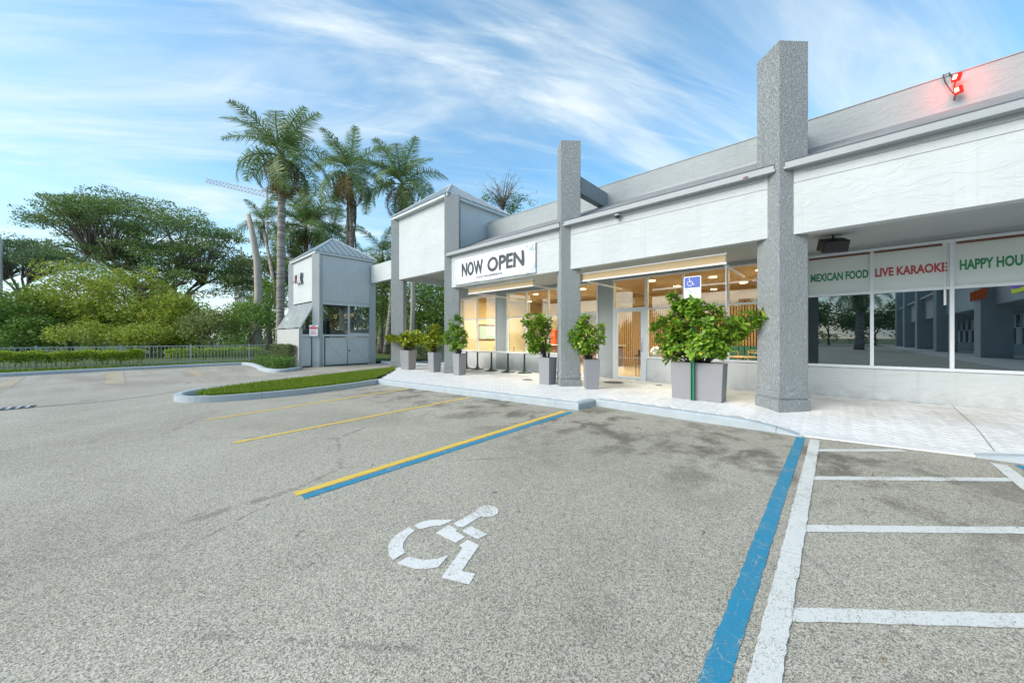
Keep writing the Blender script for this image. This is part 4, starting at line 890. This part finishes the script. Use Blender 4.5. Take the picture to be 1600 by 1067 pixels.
ic.tube([(ix-.008, Y_, iz+.105), (ix-.004, Y_, iz+.05), (ix+.045, Y_, iz+.048), (ix+.066, Y_, iz-.002), (ix+.088, Y_, iz+.006)], .008, 5); ic.tube([(ix-.006, Y_, iz+.078), (ix+.036, Y_, iz+.078)], .0055, 5); ic.build('wheelchair_icon', 'signwhite', pl)
for k, (s, w) in enumerate((('PARKING BY DISABLED', .13), ('PERMIT ONLY', .08), ('SUBJECT TO FINE', .09))): text('print', s, 'letter', pl, -2.19-w, -2.19+w, 2.405-k*.048, 2.43-k*.048, 7.8685, .01, .001)
# ================================================================== GATEHOUSE
K = empty('gatehouse', (-20.7, 7.5, 0), 'small white and grey stucco enclosure with pyramid metal roof and gated base', 'building')
KX0, KX1, KY0, KY1 = -22.6, -18.8, 6.25, 9.15
m = MB(); m.box(KX0, KX1, KY0, KY0+.2, 3.28, 5.56); m.box(KX0, KX0+.2, KY0+.2, KY1, 3.28, 5.56); m.box(KX1-.2, KX1, KY0+.2, KY1, 3.28, 5.56); m.box(KX0+.2, KX1-.2, KY1-.2, KY1, 3.28, 5.56); m.build('upper_wall', 'white', K)
MB().box(KX0+.2, KX1-.2, KY0+.2, KY1-.2, 3.5, 3.6).build('ceiling', 'greywall', K)
dk = lambda x, y, h: [(x, y-h), (x+h, y), (x, y+h), (x-h, y)]
for x, y in ((KX1-.03, KY0+.05), (KX0, KY0+.05), (KX0, KY1-.1)): MB().prism(dk(x, y, .25), 0, 5.55).build('column', 'greywall', K)
MB().box(KX1-.16, KX1+.03, KY1-.22, KY1+.1, 0, 5.3).build('column', 'greywall', K)
pyramid(K, KX0, KX1, KY0, KY1, 5.68, 6.95, .13, 10)
# side facing the lot (x = KX1): rail, gates with crossed braces
MB().box(KX1-.1, KX1-.02, KY0+.3, KY1-.2, 1.50, 1.60).build('rail', 'trim', K)
MB().box(KX1-.12, KX1-.04, KY0+.3, KY1-.2, 3.10, 3.28).build('rail', 'trim', K)
MB().box(KX1-.1, KX1-.03, KY0+.28, KY0+.36, 0, 1.5).box(KX1-.1, KX1-.03, KY1-.30, KY1-.22, 0, 1.5).build('gate_post', 'trim', K)
def gate(y0, y1, x, z0=.06, z1=1.44):
    g = MB().box(x-.04, x-.01, y0, y1, z0, z1).build('gate', 'trim', K)
    e = .035; fr = MB().box(x-.009, x+.012, y0, y1, z0, z0+e).box(x-.009, x+.012, y0, y1, z1-e, z1).box(x-.009, x+.012, y0, y0+e, z0+e, z1-e).box(x-.009, x+.012, y1-e, y1, z0+e, z1-e); fr.build('gate_frame', 'trim', g)
    a = (y0+e, z0+e); b_ = (y1-e, z1-e); c_ = (y0+e, z1-e); d_ = (y1-e, z0+e)
    for k, (p, q) in enumerate(((a, b_), (c_, d_))):
        v = Vector((0, q[0]-p[0], q[1]-p[1])).normalized(); n_ = Vector((0, -v.z, v.y))*.022; P = Vector((x-.008, *p)); Q = Vector((x-.008, *q))
        MB().solid([P+n_, P-n_, Q-n_, Q+n_], (.012+.003*k, 0, 0)).build('brace', 'trim', g)
    MB().lathe((x+.002, (y0+y1)/2, (z0+z1)/2-.03), [(.03, 0), (.03, .05)], 8).build('boss', 'trim', g)
    return g
gate(6.66, 7.72, KX1-.02); g = gate(7.76, 8.85, KX1-.02); MB().box(KX1-.01, KX1+.03, 7.80, 7.86, .72, .80).build('latch', 'darkmetal', g); gate(5.60, 6.0, KX1-.02)
# screens and frames
def screen(q, parent=K, th=(-.01, 0, 0), mat='meshglass'):
    s = MB().solid(q, th).build('screen_panel', mat, parent)
    return s
for y0, y1 in ((KY0+.32, 7.78), (7.86, KY1-.25)): screen([(KX1-.06, y0, 1.6), (KX1-.06, y1, 1.6), (KX1-.06, y1, 3.1), (KX1-.06, y0, 3.1)])
MB().box(KX1-.1, KX1-.03, 7.78, 7.86, 1.6, 3.1).box(KX1-.1, KX1-.04, 7.86, KY1-.25, 1.6, 1.68).build('mullion', 'trim', K)
MB().box(KX0, KX1-.2, KY1-.12, KY1-.04, 2.35, 2.42).box(KX0+1.9, KX0+2.0, KY1-.12, KY1-.04, 0, 3.3).build('mullion', 'trim', K)
MB().box(KX0, KX1-.25, KY1-.1, KY1-.05, 0, 1.9).build('rear_wall', 'greywall', K); MB().box(KX0, KX0+.1, KY0, KY1, 0, 1.9).build('side_wall', 'greywall', K)
# front lean-to: concrete block and sloping screen
EY = 5.47; MB().box(-22.4, KX1-.0, EY, EY+.12, 0, 1.86).build('front_wall', 'concrete', K); MB().box(KX1-.14, KX1-.0, EY+.12, EY+.13+.02, 0, 1.86).build('front_post', 'trim', K)
screen([(KX1-.05, EY, 1.92), (KX1-.05, KY0-.05, 3.2), (-22.5, KY0-.05, 3.2), (-22.5, EY, 1.92)], K, (0, .008, .006), 'flyscreen')
MB().solid([(KX1-.06, EY, 1.87), (KX1-.06, EY+.07, 1.87), (KX1-.06, KY0+.02, 3.22), (KX1-.06, KY0-.07, 3.22)], (.05, 0, 0)).solid([(-22.5, EY, 1.87), (-22.5, EY+.07, 1.87), (-22.5, KY0+.02, 3.22), (-22.5, KY0-.07, 3.22)], (.05, 0, 0)).solid([(-20.6, EY, 1.87), (-20.6, EY+.07, 1.87), (-20.6, KY0+.02, 3.22), (-20.6, KY0-.07, 3.22)], (.05, 0, 0)).build('rafter', 'trim', K)
screen([(KX1-.04, EY+.15, 1.6), (KX1-.04, KY0-.1, 1.6), (KX1-.04, KY0-.1, 3.05), (KX1-.04, EY+.15, 2.05)]); MB().box(KX1-.1, KX1-.02, EY+.14, KY0-.12, 1.47, 1.6).build('rail', 'trim', K)
MB().box(-18.7, -14.5, 8.95, 9.2, 4.40, 5.34).build('link_beam', 'white', K)
bn = empty('wheeled_bin', (-19.9, 6.9, 0), 'dark grey bin standing inside the gatehouse behind the screen', 'bin'); MB().prism([(-20.3, 6.5), (-19.6, 6.5), (-19.6, 7.2), (-20.3, 7.2)], 0, 2.3, [(-20.2, 6.6), (-19.65, 6.6), (-19.65, 7.15), (-20.2, 7.15)]).build('body', 'darkmetal', bn); MB().box(-20.28, -19.58, 6.52, 7.22, 2.3, 2.42).build('lid', 'ventgrey', bn, bevel=.03)
ws = empty('wall_sign', (-21.3, 6.1, 4.4), 'raised sign letters with brown block on the gatehouse front wall', 'sign')
text('letter_pair', 'AK', 'signwhite', ws, -21.30, -20.70, 4.30, 4.86, 6.12, .01, .03); text('letter_return', 'AK', 'letter', ws, -21.30, -20.70, 4.30, 4.86, 6.22, .03, .09)
MB().box(-21.62, -21.4, 6.08, 6.22, 4.36, 4.80).build('block', 'brown', ws); MB().tube([(-22.7, 6.2, 4.5), (-21.75, 6.15, 4.55)], .012, 5).build('conduit', 'darkmetal', ws)
wn = empty('warning_sign', (-18.72, 6.0, 1.5), 'red and white warning notice fixed on the gatehouse corner column', 'sign')
c_ = Vector((-18.66, 6.10, 1.77)); ux = Vector((.7071, .7071, 0)); nn_ = Vector((.7071, -.7071, 0))
def dq(a0, a1, z0, z1, off, mat, nm, par): o = MB().solid([c_+ux*a0+Vector((0, 0, z0))+nn_*off, c_+ux*a1+Vector((0, 0, z0))+nn_*off, c_+ux*a1+Vector((0, 0, z1))+nn_*off, c_+ux*a0+Vector((0, 0, z1))+nn_*off], nn_*.003); return o.build(nm, mat, par)
pp = dq(-.20, .20, -.25, .27, .07, 'signwhite', 'plate', wn); dq(-.185, .185, .08, .18, .075, 'red', 'red_band', wn); dq(-.10, .10, .20, .245, .075, 'red', 'red_band', wn)
for k, w in enumerate((.14, .15, .11, .13)): dq(-w, w, -.18+k*.06, -.155+k*.06, .075, 'red', 'print_line', wn)
# ================================================================== FENCES
def fence(P0, P1, label, z0=.1, h=.93, step=.135):
    a, b = Vector((*P0, z0)), Vector((*P1, z0)); L_ = (b-a).length; d = (b-a).normalized(); t = empty('metal_fence', a, label, 'fence', 'grey metal picket fences')
    me = None; n = int(L_/step); q = math.atan2(d.y, d.x)
    pk = MB().box(-.011, .011, -.011, .011, .05, h-.02); me = bpy.data.meshes.new('picket'); me.from_pydata(pk.v, [], pk.f); me.materials.append(MATS['fencemetal'])
    ps = MB().box(-.035, .035, -.035, .035, 0, h+.05); mp_ = bpy.data.meshes.new('post'); mp_.from_pydata(ps.v, [], ps.f); mp_.materials.append(MATS['fencemetal'])
    for i in range(1, n):
        o = bpy.data.objects.new('picket' if i % 18 else 'post', me if i % 18 else mp_); C.objects.link(o); o.parent = t; o.location = d*(i*step); o.rotation_euler.z = q
    for z in (h-.02, .10):
        m = MB().box(0, L_, -.016, .016, z-.016, z+.018); M = Matrix.Rotation(q, 4, 'Z'); m.v = [tuple(M @ Vector(v)+a) for v in m.v]; m.build('rail', 'fencemetal', t)
fence((-25.6, -7.5), (-24.15, 5.3), 'long grey picket fence behind the far kerb and hedge'); fence((-18.6, 13.3), (-13.6, 13.3), 'short grey picket fence seen through the portico', .1, .95)
# hedges and low shrubs
def hedge(name, poly, z0, z1, n, size, mat, label, cat='hedge', bare=0):
    xs = [p[0] for p in poly]; ys = [p[1] for p in poly]; cx_, cy_ = sum(xs)/len(xs), sum(ys)/len(ys); t = empty(name, (cx_, cy_, z0-.05), label, cat); P = []
    while len(P) < n:
        x, y = random.uniform(min(xs), max(xs)), random.uniform(min(ys), max(ys))
        if not inside(x, y, poly): continue
        z = z0+(z1-z0)*(1-random.random()**2*(1.0 if not bare else .75)); z += .04*math.sin(x*5+y*3)+.03*math.sin(y*9)+random.gauss(0, .02); P.append((x, y, z))
    foliage('foliage', np.array(P), size, mat, t); m = MB()
    for i in range(max(4, n//400)):
        x, y = random.choice(P)[:2]; limb(m, (x, y, z0-.05), (x+random.uniform(-.1, .1), y+random.uniform(-.1, .1), z0+(z1-z0)*.8), .014, .006, 0, 4)
    m.build('stems', 'barkdark', t)['kind'] = 'stuff'; return t
hedge('hedge', [(-24.9, -6.5), (-24.2, -6.5), (-23.6, .5), (-24.35, .5)], .30, .82, 11000, .10, 'leaf_hedge', 'yellow-green hedge running along the far fence at the left', bare=1)
hedge('hedge', [(-22.0, 4.3), (-19.6, 4.25), (-17.6, 4.15), (-17.25, 4.5), (-17.9, 5.1), (-22, 5.1)], .12, .50, 9000, .07, 'leaf_clipped', 'low clipped green hedge on the kerbed corner before the gatehouse')
hedge('shrub', [(-22.6, 5.1), (-19.0, 5.05), (-19.0, 5.42), (-22.6, 5.42)], .35, 1.05, 7000, .075, 'leaf_bush', 'mounded variegated shrub in front of the gatehouse concrete wall', 'shrub')
hedge('shrub', [(-18.8, 10.0), (-15.6, 10.8), (-15.6, 11.8), (-19.5, 11)], .25, 1.0, 6000, .09, 'leaf_bush', 'variegated shrub between the gatehouse and the arcade', 'shrub')
kerb([(-18.7, 9.5), (-14.6, 10.2)], .15, 1, H)
hedge('hedge', [(-25.4, 1.2), (-24.5, 1.2), (-24.4, 5.3), (-25.2, 5.3)], .3, .85, 3500, .10, 'leaf_hedge', 'green hedge behind the bare stretch of far fence', bare=1)
# ================================================================== TREES
def at(px, d, z=0.0):
    l = (px-800)/FPX*d; return (-.6772*d+.7358*l, .7358*d+.6772*l, z)
def ell(px, py, d, rw, rz, rd=None):       # ellipsoid seen at px,py, rw and rz in pixels
    x, y, _ = at(px, d); return (x, y, CAMZ-(py-HZ)/FPX*d, rw/FPX*d, (rd or rw*.8)/FPX*d, rz/FPX*d)
def aerial(root):
    m = MB(); 
    for px, d, z1, r_ in ((262, 37, 8.2, .16), (272, 37.5, 8.4, .12), (276, 36, 7.5, .1), (238, 38, 6.8, .2), (310, 37, 4.5, .14), (300, 36.5, 4.5, .2), (318, 37, 4.3, .15), (215, 38, 6.5, .12)):
        x, y, _ = at(px, d); limb(m, (x, y, 0), (x+random.uniform(-.3, .3), y, z1), r_, r_*.8, 0, 6, .02)
    m.build('aerial_roots', 'barkdark', root)
tree('banyan_tree', at(262, 38), [ell(215, 350, 38, 120, 28), ell(150, 345, 36, 85, 25), ell(285, 372, 37, 90, 26), ell(255, 405, 38, 80, 22), ell(330, 400, 36, 55, 22), ell(215, 326, 38, 60, 14), ell(140, 325, 38, 40, 10), ell(90, 335, 37, 30, 8), ell(70, 352, 36, 22, 6), ell(365, 380, 38, 22, 8), ell(245, 430, 39, 100, 30), ell(190, 385, 39, 100, 32), ell(300, 415, 38, 90, 34), ell(110, 352, 36, 55, 16), ell(350, 375, 38, 32, 10), ell(330, 440, 36, 60, 26), ell(160, 400, 39, 70, 14)],
     'huge dark spreading banyan with wide flat crown and hanging roots', 'tree', None, 'leaf_banyan', 'bark', 3.5, .42, 640, (.55, 1.35), 95, .22, fork=[at(240, 38, 5.0), at(285, 37, 4.4), at(215, 38, 6.2)], limbs=200, squash=.36, extra=aerial)
tree('shade_tree', at(40, 46), [ell(40, 400, 46, 60, 26), ell(85, 415, 44, 50, 22), ell(5, 420, 44, 40, 26)], 'dark blue-green tree at the left edge behind the bright trees', 'tree', 'trees beyond the fence', 'leaf_blue', 'bark', 5, .4, 130, (.8, 1.8), 60, .27, limbs=70, squash=.4)
T = 'trees beyond the fence'
for (px, py, d, rw, rz, lb, mt) in ((112, 475, 27, 62, 62, 'tall bright yellow-green tree with the highest rounded top at left', 'leaf_yellow'), (205, 480, 27, 60, 56, 'bright yellow-green tree in front of the banyan trunk', 'leaf_yellow'), (25, 500, 25, 55, 48, 'broad green tree at the left edge above the hedge', 'leaf_green'), (270, 505, 26, 42, 40, 'smaller yellow-green tree right of the banyan base', 'leaf_yellow')):
    tree('leafy_tree', at(px, d), [ell(px, py, d, rw, rz), ell(px-rw*.5, py+25, d-1, rw*.6, rz*.6), ell(px+rw*.5, py+22, d-1, rw*.6, rz*.6)], lb, 'tree', T, mt, 'bark', 2.0, .16, 150, (.45, .95), 150, .19, limbs=50, squash=.6)
for (px, py, d, rw, rz, lb, mt) in ((330, 515, 24.5, 45, 26, 'low green shrub mass behind the middle of the far fence', 'leaf_olive'), (390, 505, 25.5, 45, 32, 'green shrub behind the fence next to the low clipped hedge', 'leaf_green'), (150, 530, 24, 60, 20, 'low yellow-green shrub behind the hedge', 'leaf_yellow'), (235, 530, 24, 45, 20, 'low yellow-green shrub behind the end of the hedge', 'leaf_yellow'), (40, 535, 24, 60, 18, 'low green shrub at far left behind the fence', 'leaf_green'), (425, 478, 30, 30, 38, 'loose green tree beneath the tall palm', 'leaf_green')):
    tree('leafy_shrub', at(px, d), [ell(px, py, d, rw, rz)], lb, 'shrub', T, mt, 'bark', .8, .08, 70, (.4, .8), 150, .17, limbs=20, squash=.65)
tree('shade_tree', at(420, 40), [ell(420, 430, 40, 70, 28), ell(375, 455, 38, 50, 26), ell(470, 420, 39, 50, 26)], 'olive green tree standing behind the bare leaning trunk', 'tree', T, 'leaf_olive', 'bark', 4.5, .35, 150, (.7, 1.5), 60, .25, limbs=60, squash=.42)
for (px, py, d, rw, rz, lb) in ((598, 455, 33, 34, 60, 'dense tree filling the gap between gatehouse and portico'), (655, 480, 30, 48, 55, 'dense dark tree framed by the portico columns'), (700, 500, 29, 40, 50, 'dark green tree seen behind the tower column'), (520, 470, 36, 60, 60, 'green tree standing behind the gatehouse')):
    tree('leafy_tree', at(px, d), [ell(px, py, d, rw, rz), ell(px, py+35, d, rw*.9, rz*.6)], lb, 'tree', T, 'leaf_green' if px != 520 else 'leaf_olive', 'bark', 3, .25, 130, (.6, 1.1), 100, .20, limbs=40, squash=.6)
m = MB(); x, y, _ = at(640, 25); limb(m, (x, y, 0), (x+.3, y, 6.5), .2, .12, 0, 8, .04); tag(m.build('tree_trunk', 'palebark'), 'pale crooked trunk seen between the portico columns', 'tree')
wd_ = []
for i in range(260):
    px = random.uniform(-80, 720); d = random.uniform(58, 80); x, y, _ = at(px, d); wd_.append((x, y, random.uniform(.5, 8.5)*(1+.25*math.sin(px*.03))))
fo = foliage('far_woods', clump_points(np.array(wd_), [2.4]*len(wd_), 26, .8), .62, 'leaf_green', None); tag(fo, 'continuous mass of dark green woodland behind all the trees', 'woods', kind='stuff')
# bare-topped tree behind the roof
bt = empty('sparse_tree', at(785, 34), 'thin bare-twigged tree rising behind the arcade roof', 'tree'); m = MB(); b0 = Vector(at(788, 34, 0)); f0 = Vector(at(786, 34, 13.5)); limb(m, b0, f0, .2, .09, 0, 6, .01)
tips = []
for i in range(60):
    e = Vector(at(random.gauss(782, 26), 34+random.uniform(-1.5, 1.5), random.uniform(14.2, 17.3))); s_ = f0.lerp(Vector(at(784, 34, 15)), random.random()*.6); limb(m, s_, e, .032, .010, .03, 4, .10, 5); tips.append(e)
    for k in range(2):
        q = s_.lerp(e, random.uniform(.4, .9)); limb(m, q, q+Vector((random.gauss(0, .5), random.gauss(0, .5), random.uniform(.1, .8))), .014, .006, 0, 3, .1, 3)
m.build('limbs', 'bark', bt); foliage('crown', clump_points([Vector(at(random.gauss(790, 24), 34, random.uniform(13.2, 15.2))) for i in range(34)], [.55]*34, 130, .6), .20, 'leaf_green', bt); foliage('twig_leaves', clump_points(tips, [.3]*60, 60, .8), .12, 'leaf_olive', bt)
# bare leaning trunk
sn = empty('dead_trunk', at(402, 26), 'bare pale leaning trunk with its top cut off', 'tree'); MB().tube([at(402, 26, 0), at(402, 26, 2.6), at(404, 26, 4.8), at(402, 26, 7.0), at(396, 26, 8.8), at(388, 26, 10.5)], [.30, .28, .25, .23, .19, .15], 10).build('trunk', 'palebark', sn, smooth=True)
# palms
def frond_mesh(L_, droop, nl=58, leafl=.75, seed=0):
    r = np.random.default_rng(seed); V = []; F = []; pts = []
    for i in range(15):
        t = i/14; a = droop*t**1.35; pts.append(None)
    x = z = 0; P = [(0, 0)]; k = 24
    for i in range(k): t = (i+.5)/k; a = .0-droop*t**1.2; x += L_/k*math.cos(a); z += L_/k*math.sin(a); P.append((x, z))
    m = MB(); m.tube([(P[i][0], 0, P[i][1]) for i in range(0, k+1, 3)], [.030*(1-.85*i/k)+.004 for i in range(0, k+1, 3)], 4)
    V = list(m.v); F = list(m.f)
    for i in range(nl):
        t = .12+.88*i/nl; s = t*k; j = min(int(s), k-1); fx = P[j][0]+(P[j+1][0]-P[j][0])*(s-j); fz = P[j][1]+(P[j+1][1]-P[j][1])*(s-j); tx, tz = P[j+1][0]-P[j][0], P[j+1][1]-P[j][1]; ln = math.hypot(tx, tz); tx /= ln; tz /= ln
        ll = leafl*(math.sin(math.pi*min(1, .18+t*.80))**.6)*r.uniform(.8, 1.1)
        for sd in (-1, 1):
            lift = r.uniform(-.55, .75); fwd = r.uniform(.35, .75); d1 = Vector((tx*fwd, sd*math.cos(lift), tz*fwd+math.sin(lift)*.8)).normalized(); d2 = (d1+Vector((0, 0, -.95-r.uniform(0, .5)))).normalized()
            a = Vector((fx, 0, fz)); b_ = a+d1*ll*.5; c_ = b_+d2*ll*.55; w = Vector((tx, 0, tz))*.019; n0 = len(V); V += [tuple(a-w), tuple(a+w), tuple(b_+w), tuple(b_-w), tuple(c_)]; F += [(n0, n0+1, n0+2, n0+3), (n0+3, n0+2, n0+4)]
    me = bpy.data.meshes.new('frond'); me.from_pydata(V, [], F); me.materials.append(MATS['leaf_palm']); return me
FR = [frond_mesh(3.5, 1.3, 72, 1.0, 1), frond_mesh(3.4, 1.9, 72, 1.0, 2), frond_mesh(3.1, 2.4, 70, .95, 3), frond_mesh(3.2, .95, 70, .95, 4)]
FRo = FR[2].copy(); FRo.materials.clear(); FRo.materials.append(MATS['leaf_palm_old'])
def palm(base, head, r0, label, nf=20, scale=1.0, old=1, seed=0, fruit=True):
    rd = random.Random(seed); t = empty('palm_tree', base, label, 'palm tree', 'tall palms behind the gatehouse'); b0, h = Vector(base), Vector(head)
    pts = []; 
    for i in range(9): u = i/8; pts.append(b0.lerp(h, u)+Vector((0, 0, 0))+Vector((math.sin(u*3)*.12, 0, 0)))
    top = h; MB().tube(pts, [r0*(1.25-.35*min(1, u_/2)) if u_ < 3 else r0*(1-.03*(u_-3)) for u_ in range(9)], 12).build('trunk', 'palmbark', t, smooth=True)
    cs = .9*scale; MB().tube([top, top+Vector((0, 0, cs*.5)), top+Vector((0, 0, cs))], [r0*.95, r0*.75, r0*.35], 10).build('crownshaft', 'crownshaft', t, smooth=True)
    for i in range(nf):
        u = i/(nf-1); el = R(78-115*u+rd.uniform(-8, 8)); az = i*2.399+rd.uniform(-.25, .25); me = FR[3] if u < .2 else FR[0] if u < .45 else FR[1] if u < .78 else FR[2]
        if u > 1-.07*old: me = FRo
        o = bpy.data.objects.new('frond', me); C.objects.link(o); o.parent = t; hp = top+Vector((0, 0, cs*(.95-.25*u)))-b0
        o.matrix_local = Matrix.Translation(hp) @ Matrix.Rotation(az, 4, 'Z') @ Matrix.Rotation(-el, 4, 'Y') @ Matrix.Rotation(rd.uniform(-.5, .5), 4, 'X') @ Matrix.Scale(scale*rd.uniform(.9, 1.08), 4)
    if fruit:
        m = MB()
        for k in range(40): a = rd.uniform(0, 6.28); l = rd.uniform(.3, .8)*scale; p = top+Vector((math.cos(a)*r0*.7, math.sin(a)*r0*.7, .05)); m.tube([p, p+Vector((math.cos(a)*l*.5, math.sin(a)*l*.5, -.1)), p+Vector((math.cos(a)*l*.6, math.sin(a)*l*.6, -l))], [.03, .025, .012], 4)
        m.build('fruit_stalks', 'seed', t)
    return t
palm(at(437, 24), at(440, 24, 12.9), .25, 'tallest palm with broad crown, left of the group', 25, 1.2, 2, 1)
palm(at(548, 30), at(547, 30, 14.6), .24, 'middle palm with shaggy brown-skirted trunk behind the gatehouse roof', 21, 1.22, 2, 2)
palm(at(603, 30), at(628, 30, 13.6), .24, 'right-hand palm leaning over the arcade tower roof', 22, 1.22, 2, 3)
palm(at(478, 35), at(478, 35, 11.3), .22, 'lower palm crown filling the gap below the tallest palm', 28, 1.45, 1, 4)
palm(at(448, 27), at(412, 33, 11.6), .14, 'small pale palm left of the tallest palm trunk', 13, .8, 1, 5, False)
palm(at(592, 33), at(598, 33, 8.5), .16, 'short palm low beside the tower roof edge', 14, .95, 1, 6, False)
palm(at(520, 37), at(518, 37, 11.0), .2, 'shadowed palm crown low between the two taller palms', 16, 1.15, 1, 8, False)
m = MB()
for k in range(46):
    a = random.uniform(0, 6.28); x, y, _ = at(549, 30); z = random.uniform(9.6, 14); m.tube([(x+.22*math.cos(a), y+.22*math.sin(a), z), (x+.38*math.cos(a), y+.38*math.sin(a), z-.5), (x+.32*math.cos(a), y+.32*math.sin(a), z-random.uniform(1.2, 2.4))], [.05, .045, .02], 4)
o = [q for q in bpy.data.objects if q.name == 'palm_tree.001'][0]; m.build('dead_skirt', 'bark', o)
# fallen leaves on the asphalt
P = []
for i in range(140):
    x, y = random.uniform(-9, 1.2), random.uniform(1.2, 5.4) if random.random() < .3 else random.uniform(4.3, 5.5); P.append((x, y, .012))
tag(foliage('fallen_leaves', np.array(P), .035, 'leaf_dead', None, flat=4), 'small dry leaves scattered on the asphalt near the kerb', 'leaves', kind='stuff')
# ================================================================== FAR THINGS
cr = empty('tower_crane', at(440, 160), 'thin pale tower crane jib in the sky beyond the palms', 'crane'); m = MB()
J0, J1 = Vector(at(322, 160, CAMZ+243/FPX*160)), Vector(at(444, 160, CAMZ+213/FPX*160)); n_ = 22
for i in range(n_):
    a, b_ = J0.lerp(J1, i/n_), J0.lerp(J1, (i+1)/n_); h_ = Vector((0, 0, 1.6+.9*i/n_)); m.tube([a, b_], .16, 4); m.tube([a+h_, b_+h_], .13, 4); m.tube([a, b_+h_], .08, 3); m.tube([a+h_, a], .08, 3)
m.build('jib', 'crane', cr); m = MB(); c0 = Vector(at(418, 160, 0))
for i in range(26):
    z = i*2.7
    for dx in (-.9, .9): m.tube([c0+Vector((dx, 0, z)), c0+Vector((dx, 0, z+2.7))], .14, 4)
    m.tube([c0+Vector((-.9, 0, z)), c0+Vector((.9, 0, z+2.7))], .09, 3)
m.build('mast', 'crane', cr)
ub = empty('unfinished_building', at(385, 150), 'distant pale concrete frame under construction behind the trees', 'building')
x, y, _ = at(388, 150)
for k in range(9): MB().box(x-7, x+9, y-4, y+4, 4+k*3.6, 4.5+k*3.6).build('floor_slab', 'concrete', ub)
for k in range(5): MB().box(x-6.6+k*3.7, x-6+k*3.7, y-3.6, y-3, 0, 36+random.uniform(0, 3)).build('pillar', 'concrete', ub)
po_ = MB().tube([at(1, 40, 0), at(1, 40, 12.6)], .14, 8).build('utility_pole', 'concrete'); tag(po_, 'grey utility pole at the extreme left edge behind the trees', 'pole')
# the other wing of the arcade and the far side of the lot: seen in the dark windows
Wg = empty('arcade_wing', (8, -30, 0), 'grey arcade wing with columns reflected in the dark shop windows', 'building')
wy = [-5.5, -17.5, -31.5, -42.5, -53, -62]
for y in wy: MB().box(7.0, 8.3, y-.75, y+.75, 0, 9).build('column', 'greywall', Wg)
for a_, b_ in zip(wy, wy[1:]):
    f = MB().box(7.6, 8.0, b_+.75, a_-.75, 3.6, 5.9).build('fascia_panel', 'white', Wg); MB().box(7.2, 7.6, b_+.75, a_-.75, 5.9, 6.05).build('gutter', 'trim', Wg)
MB().box(9.2, 9.6, -63, -3, 5.9, 8.3).build('parapet', 'greywall', Wg); MB().box(10.6, 10.9, -63, -3, 0, 6).build('wall', 'greywall', Wg); MB().box(7.9, 10.7, -63, -3, 3.9, 4.0).build('ceiling', 'greywall', Wg)
MB().box(5.3, 10.6, -62, -2, 0, .13).build('walkway', 'concrete', Wg)
for i in range(24):
    y = -7-i*2.3; w = MB().box(10.5, 10.62, y-1.9, y, .9, 3.3).build('window', 'frame', Wg); MB().box(10.48, 10.499, y-1.8, y-1.0, .95, 2.2).box(10.48, 10.499, y-.9, y-.1, 2.3, 3.25).build('pane', 'darkglass', w)
    if i in (3, 4, 5): MB().box(10.47, 10.479, y-.9, y-.1, .95, 2.2).build('blind', 'yellowlit', w)
def wtext(s, mt, y0, y1, z0, z1):
    o = text('sign_letters', s, mt, Wg, -y0, -y1, z0, z1, 0, .02, .08); org = ORG[Wg.name]
    for v in o.data.vertices:
        X_, Y2, Z_ = v.co.x+org.x, v.co.y+org.y, v.co.z+org.z; v.co = Vector((6.95+Y2, -X_, Z_))-org
wtext('VISION', 'neon3', -14.9, -18.5, 3.95, 4.6)
m1, m2 = MB(), MB()
for i in range(12):
    y = -13.6+i*.30; m1.box(7.52, 7.58, y, y+.2, 4.35, 4.35+random.uniform(.2, .4)); m2.box(7.52, 7.58, y+.02, y+.19, 4.02, 4.02+random.uniform(.12, .24))
m1.build('sign_letters', 'neon1', Wg); m2.build('sign_letters', 'neon2', Wg)
def blob_tree(px, d, top, w, lb, mt='leaf_green'):
    return None
for i in range(16):
    x = -34+i*3.3+random.uniform(-1, 1); y = -72+random.uniform(-5, 5); h = random.uniform(6, 9.5)
    tree('lot_tree', (x, y, 0), [(x, y, h*.5, 2.8, 2.4, h*.5)], 'leafy tree on the far side of the lot, behind the camera', 'tree', 'trees across the lot behind the camera', 'leaf_green', 'bark', 2, .2, 60, (1.1, 1.8), 14, .55, limbs=6)
t = palm((2.0, -39, 0), (2.0, -39, 6.3), .42, 'stout palm in the lot reflected in the dark window', 24, 1.1, 0, 11, False); t['group'] = 'palms across the lot'
cw = empty('parked_van', (-8, -60, 0), 'white van parked across the lot behind the camera', 'van'); MB().prism([(-11, -61), (-5.6, -61), (-5.6, -59), (-11, -59)], .45, 1.3).prism([(-10.6, -60.9), (-6.6, -60.9), (-6.6, -59.1), (-10.6, -59.1)], 1.3, 2.1, [(-10.4, -60.8), (-7.3, -60.8), (-7.3, -59.2), (-10.4, -59.2)]).build('body', 'carpaint', cw, bevel=.08)
for x in (-9.9, -6.7): MB().tube([(x, -58.95, .35), (x, -59.2, .35)], .35, 16).build('wheel', 'black', cw)
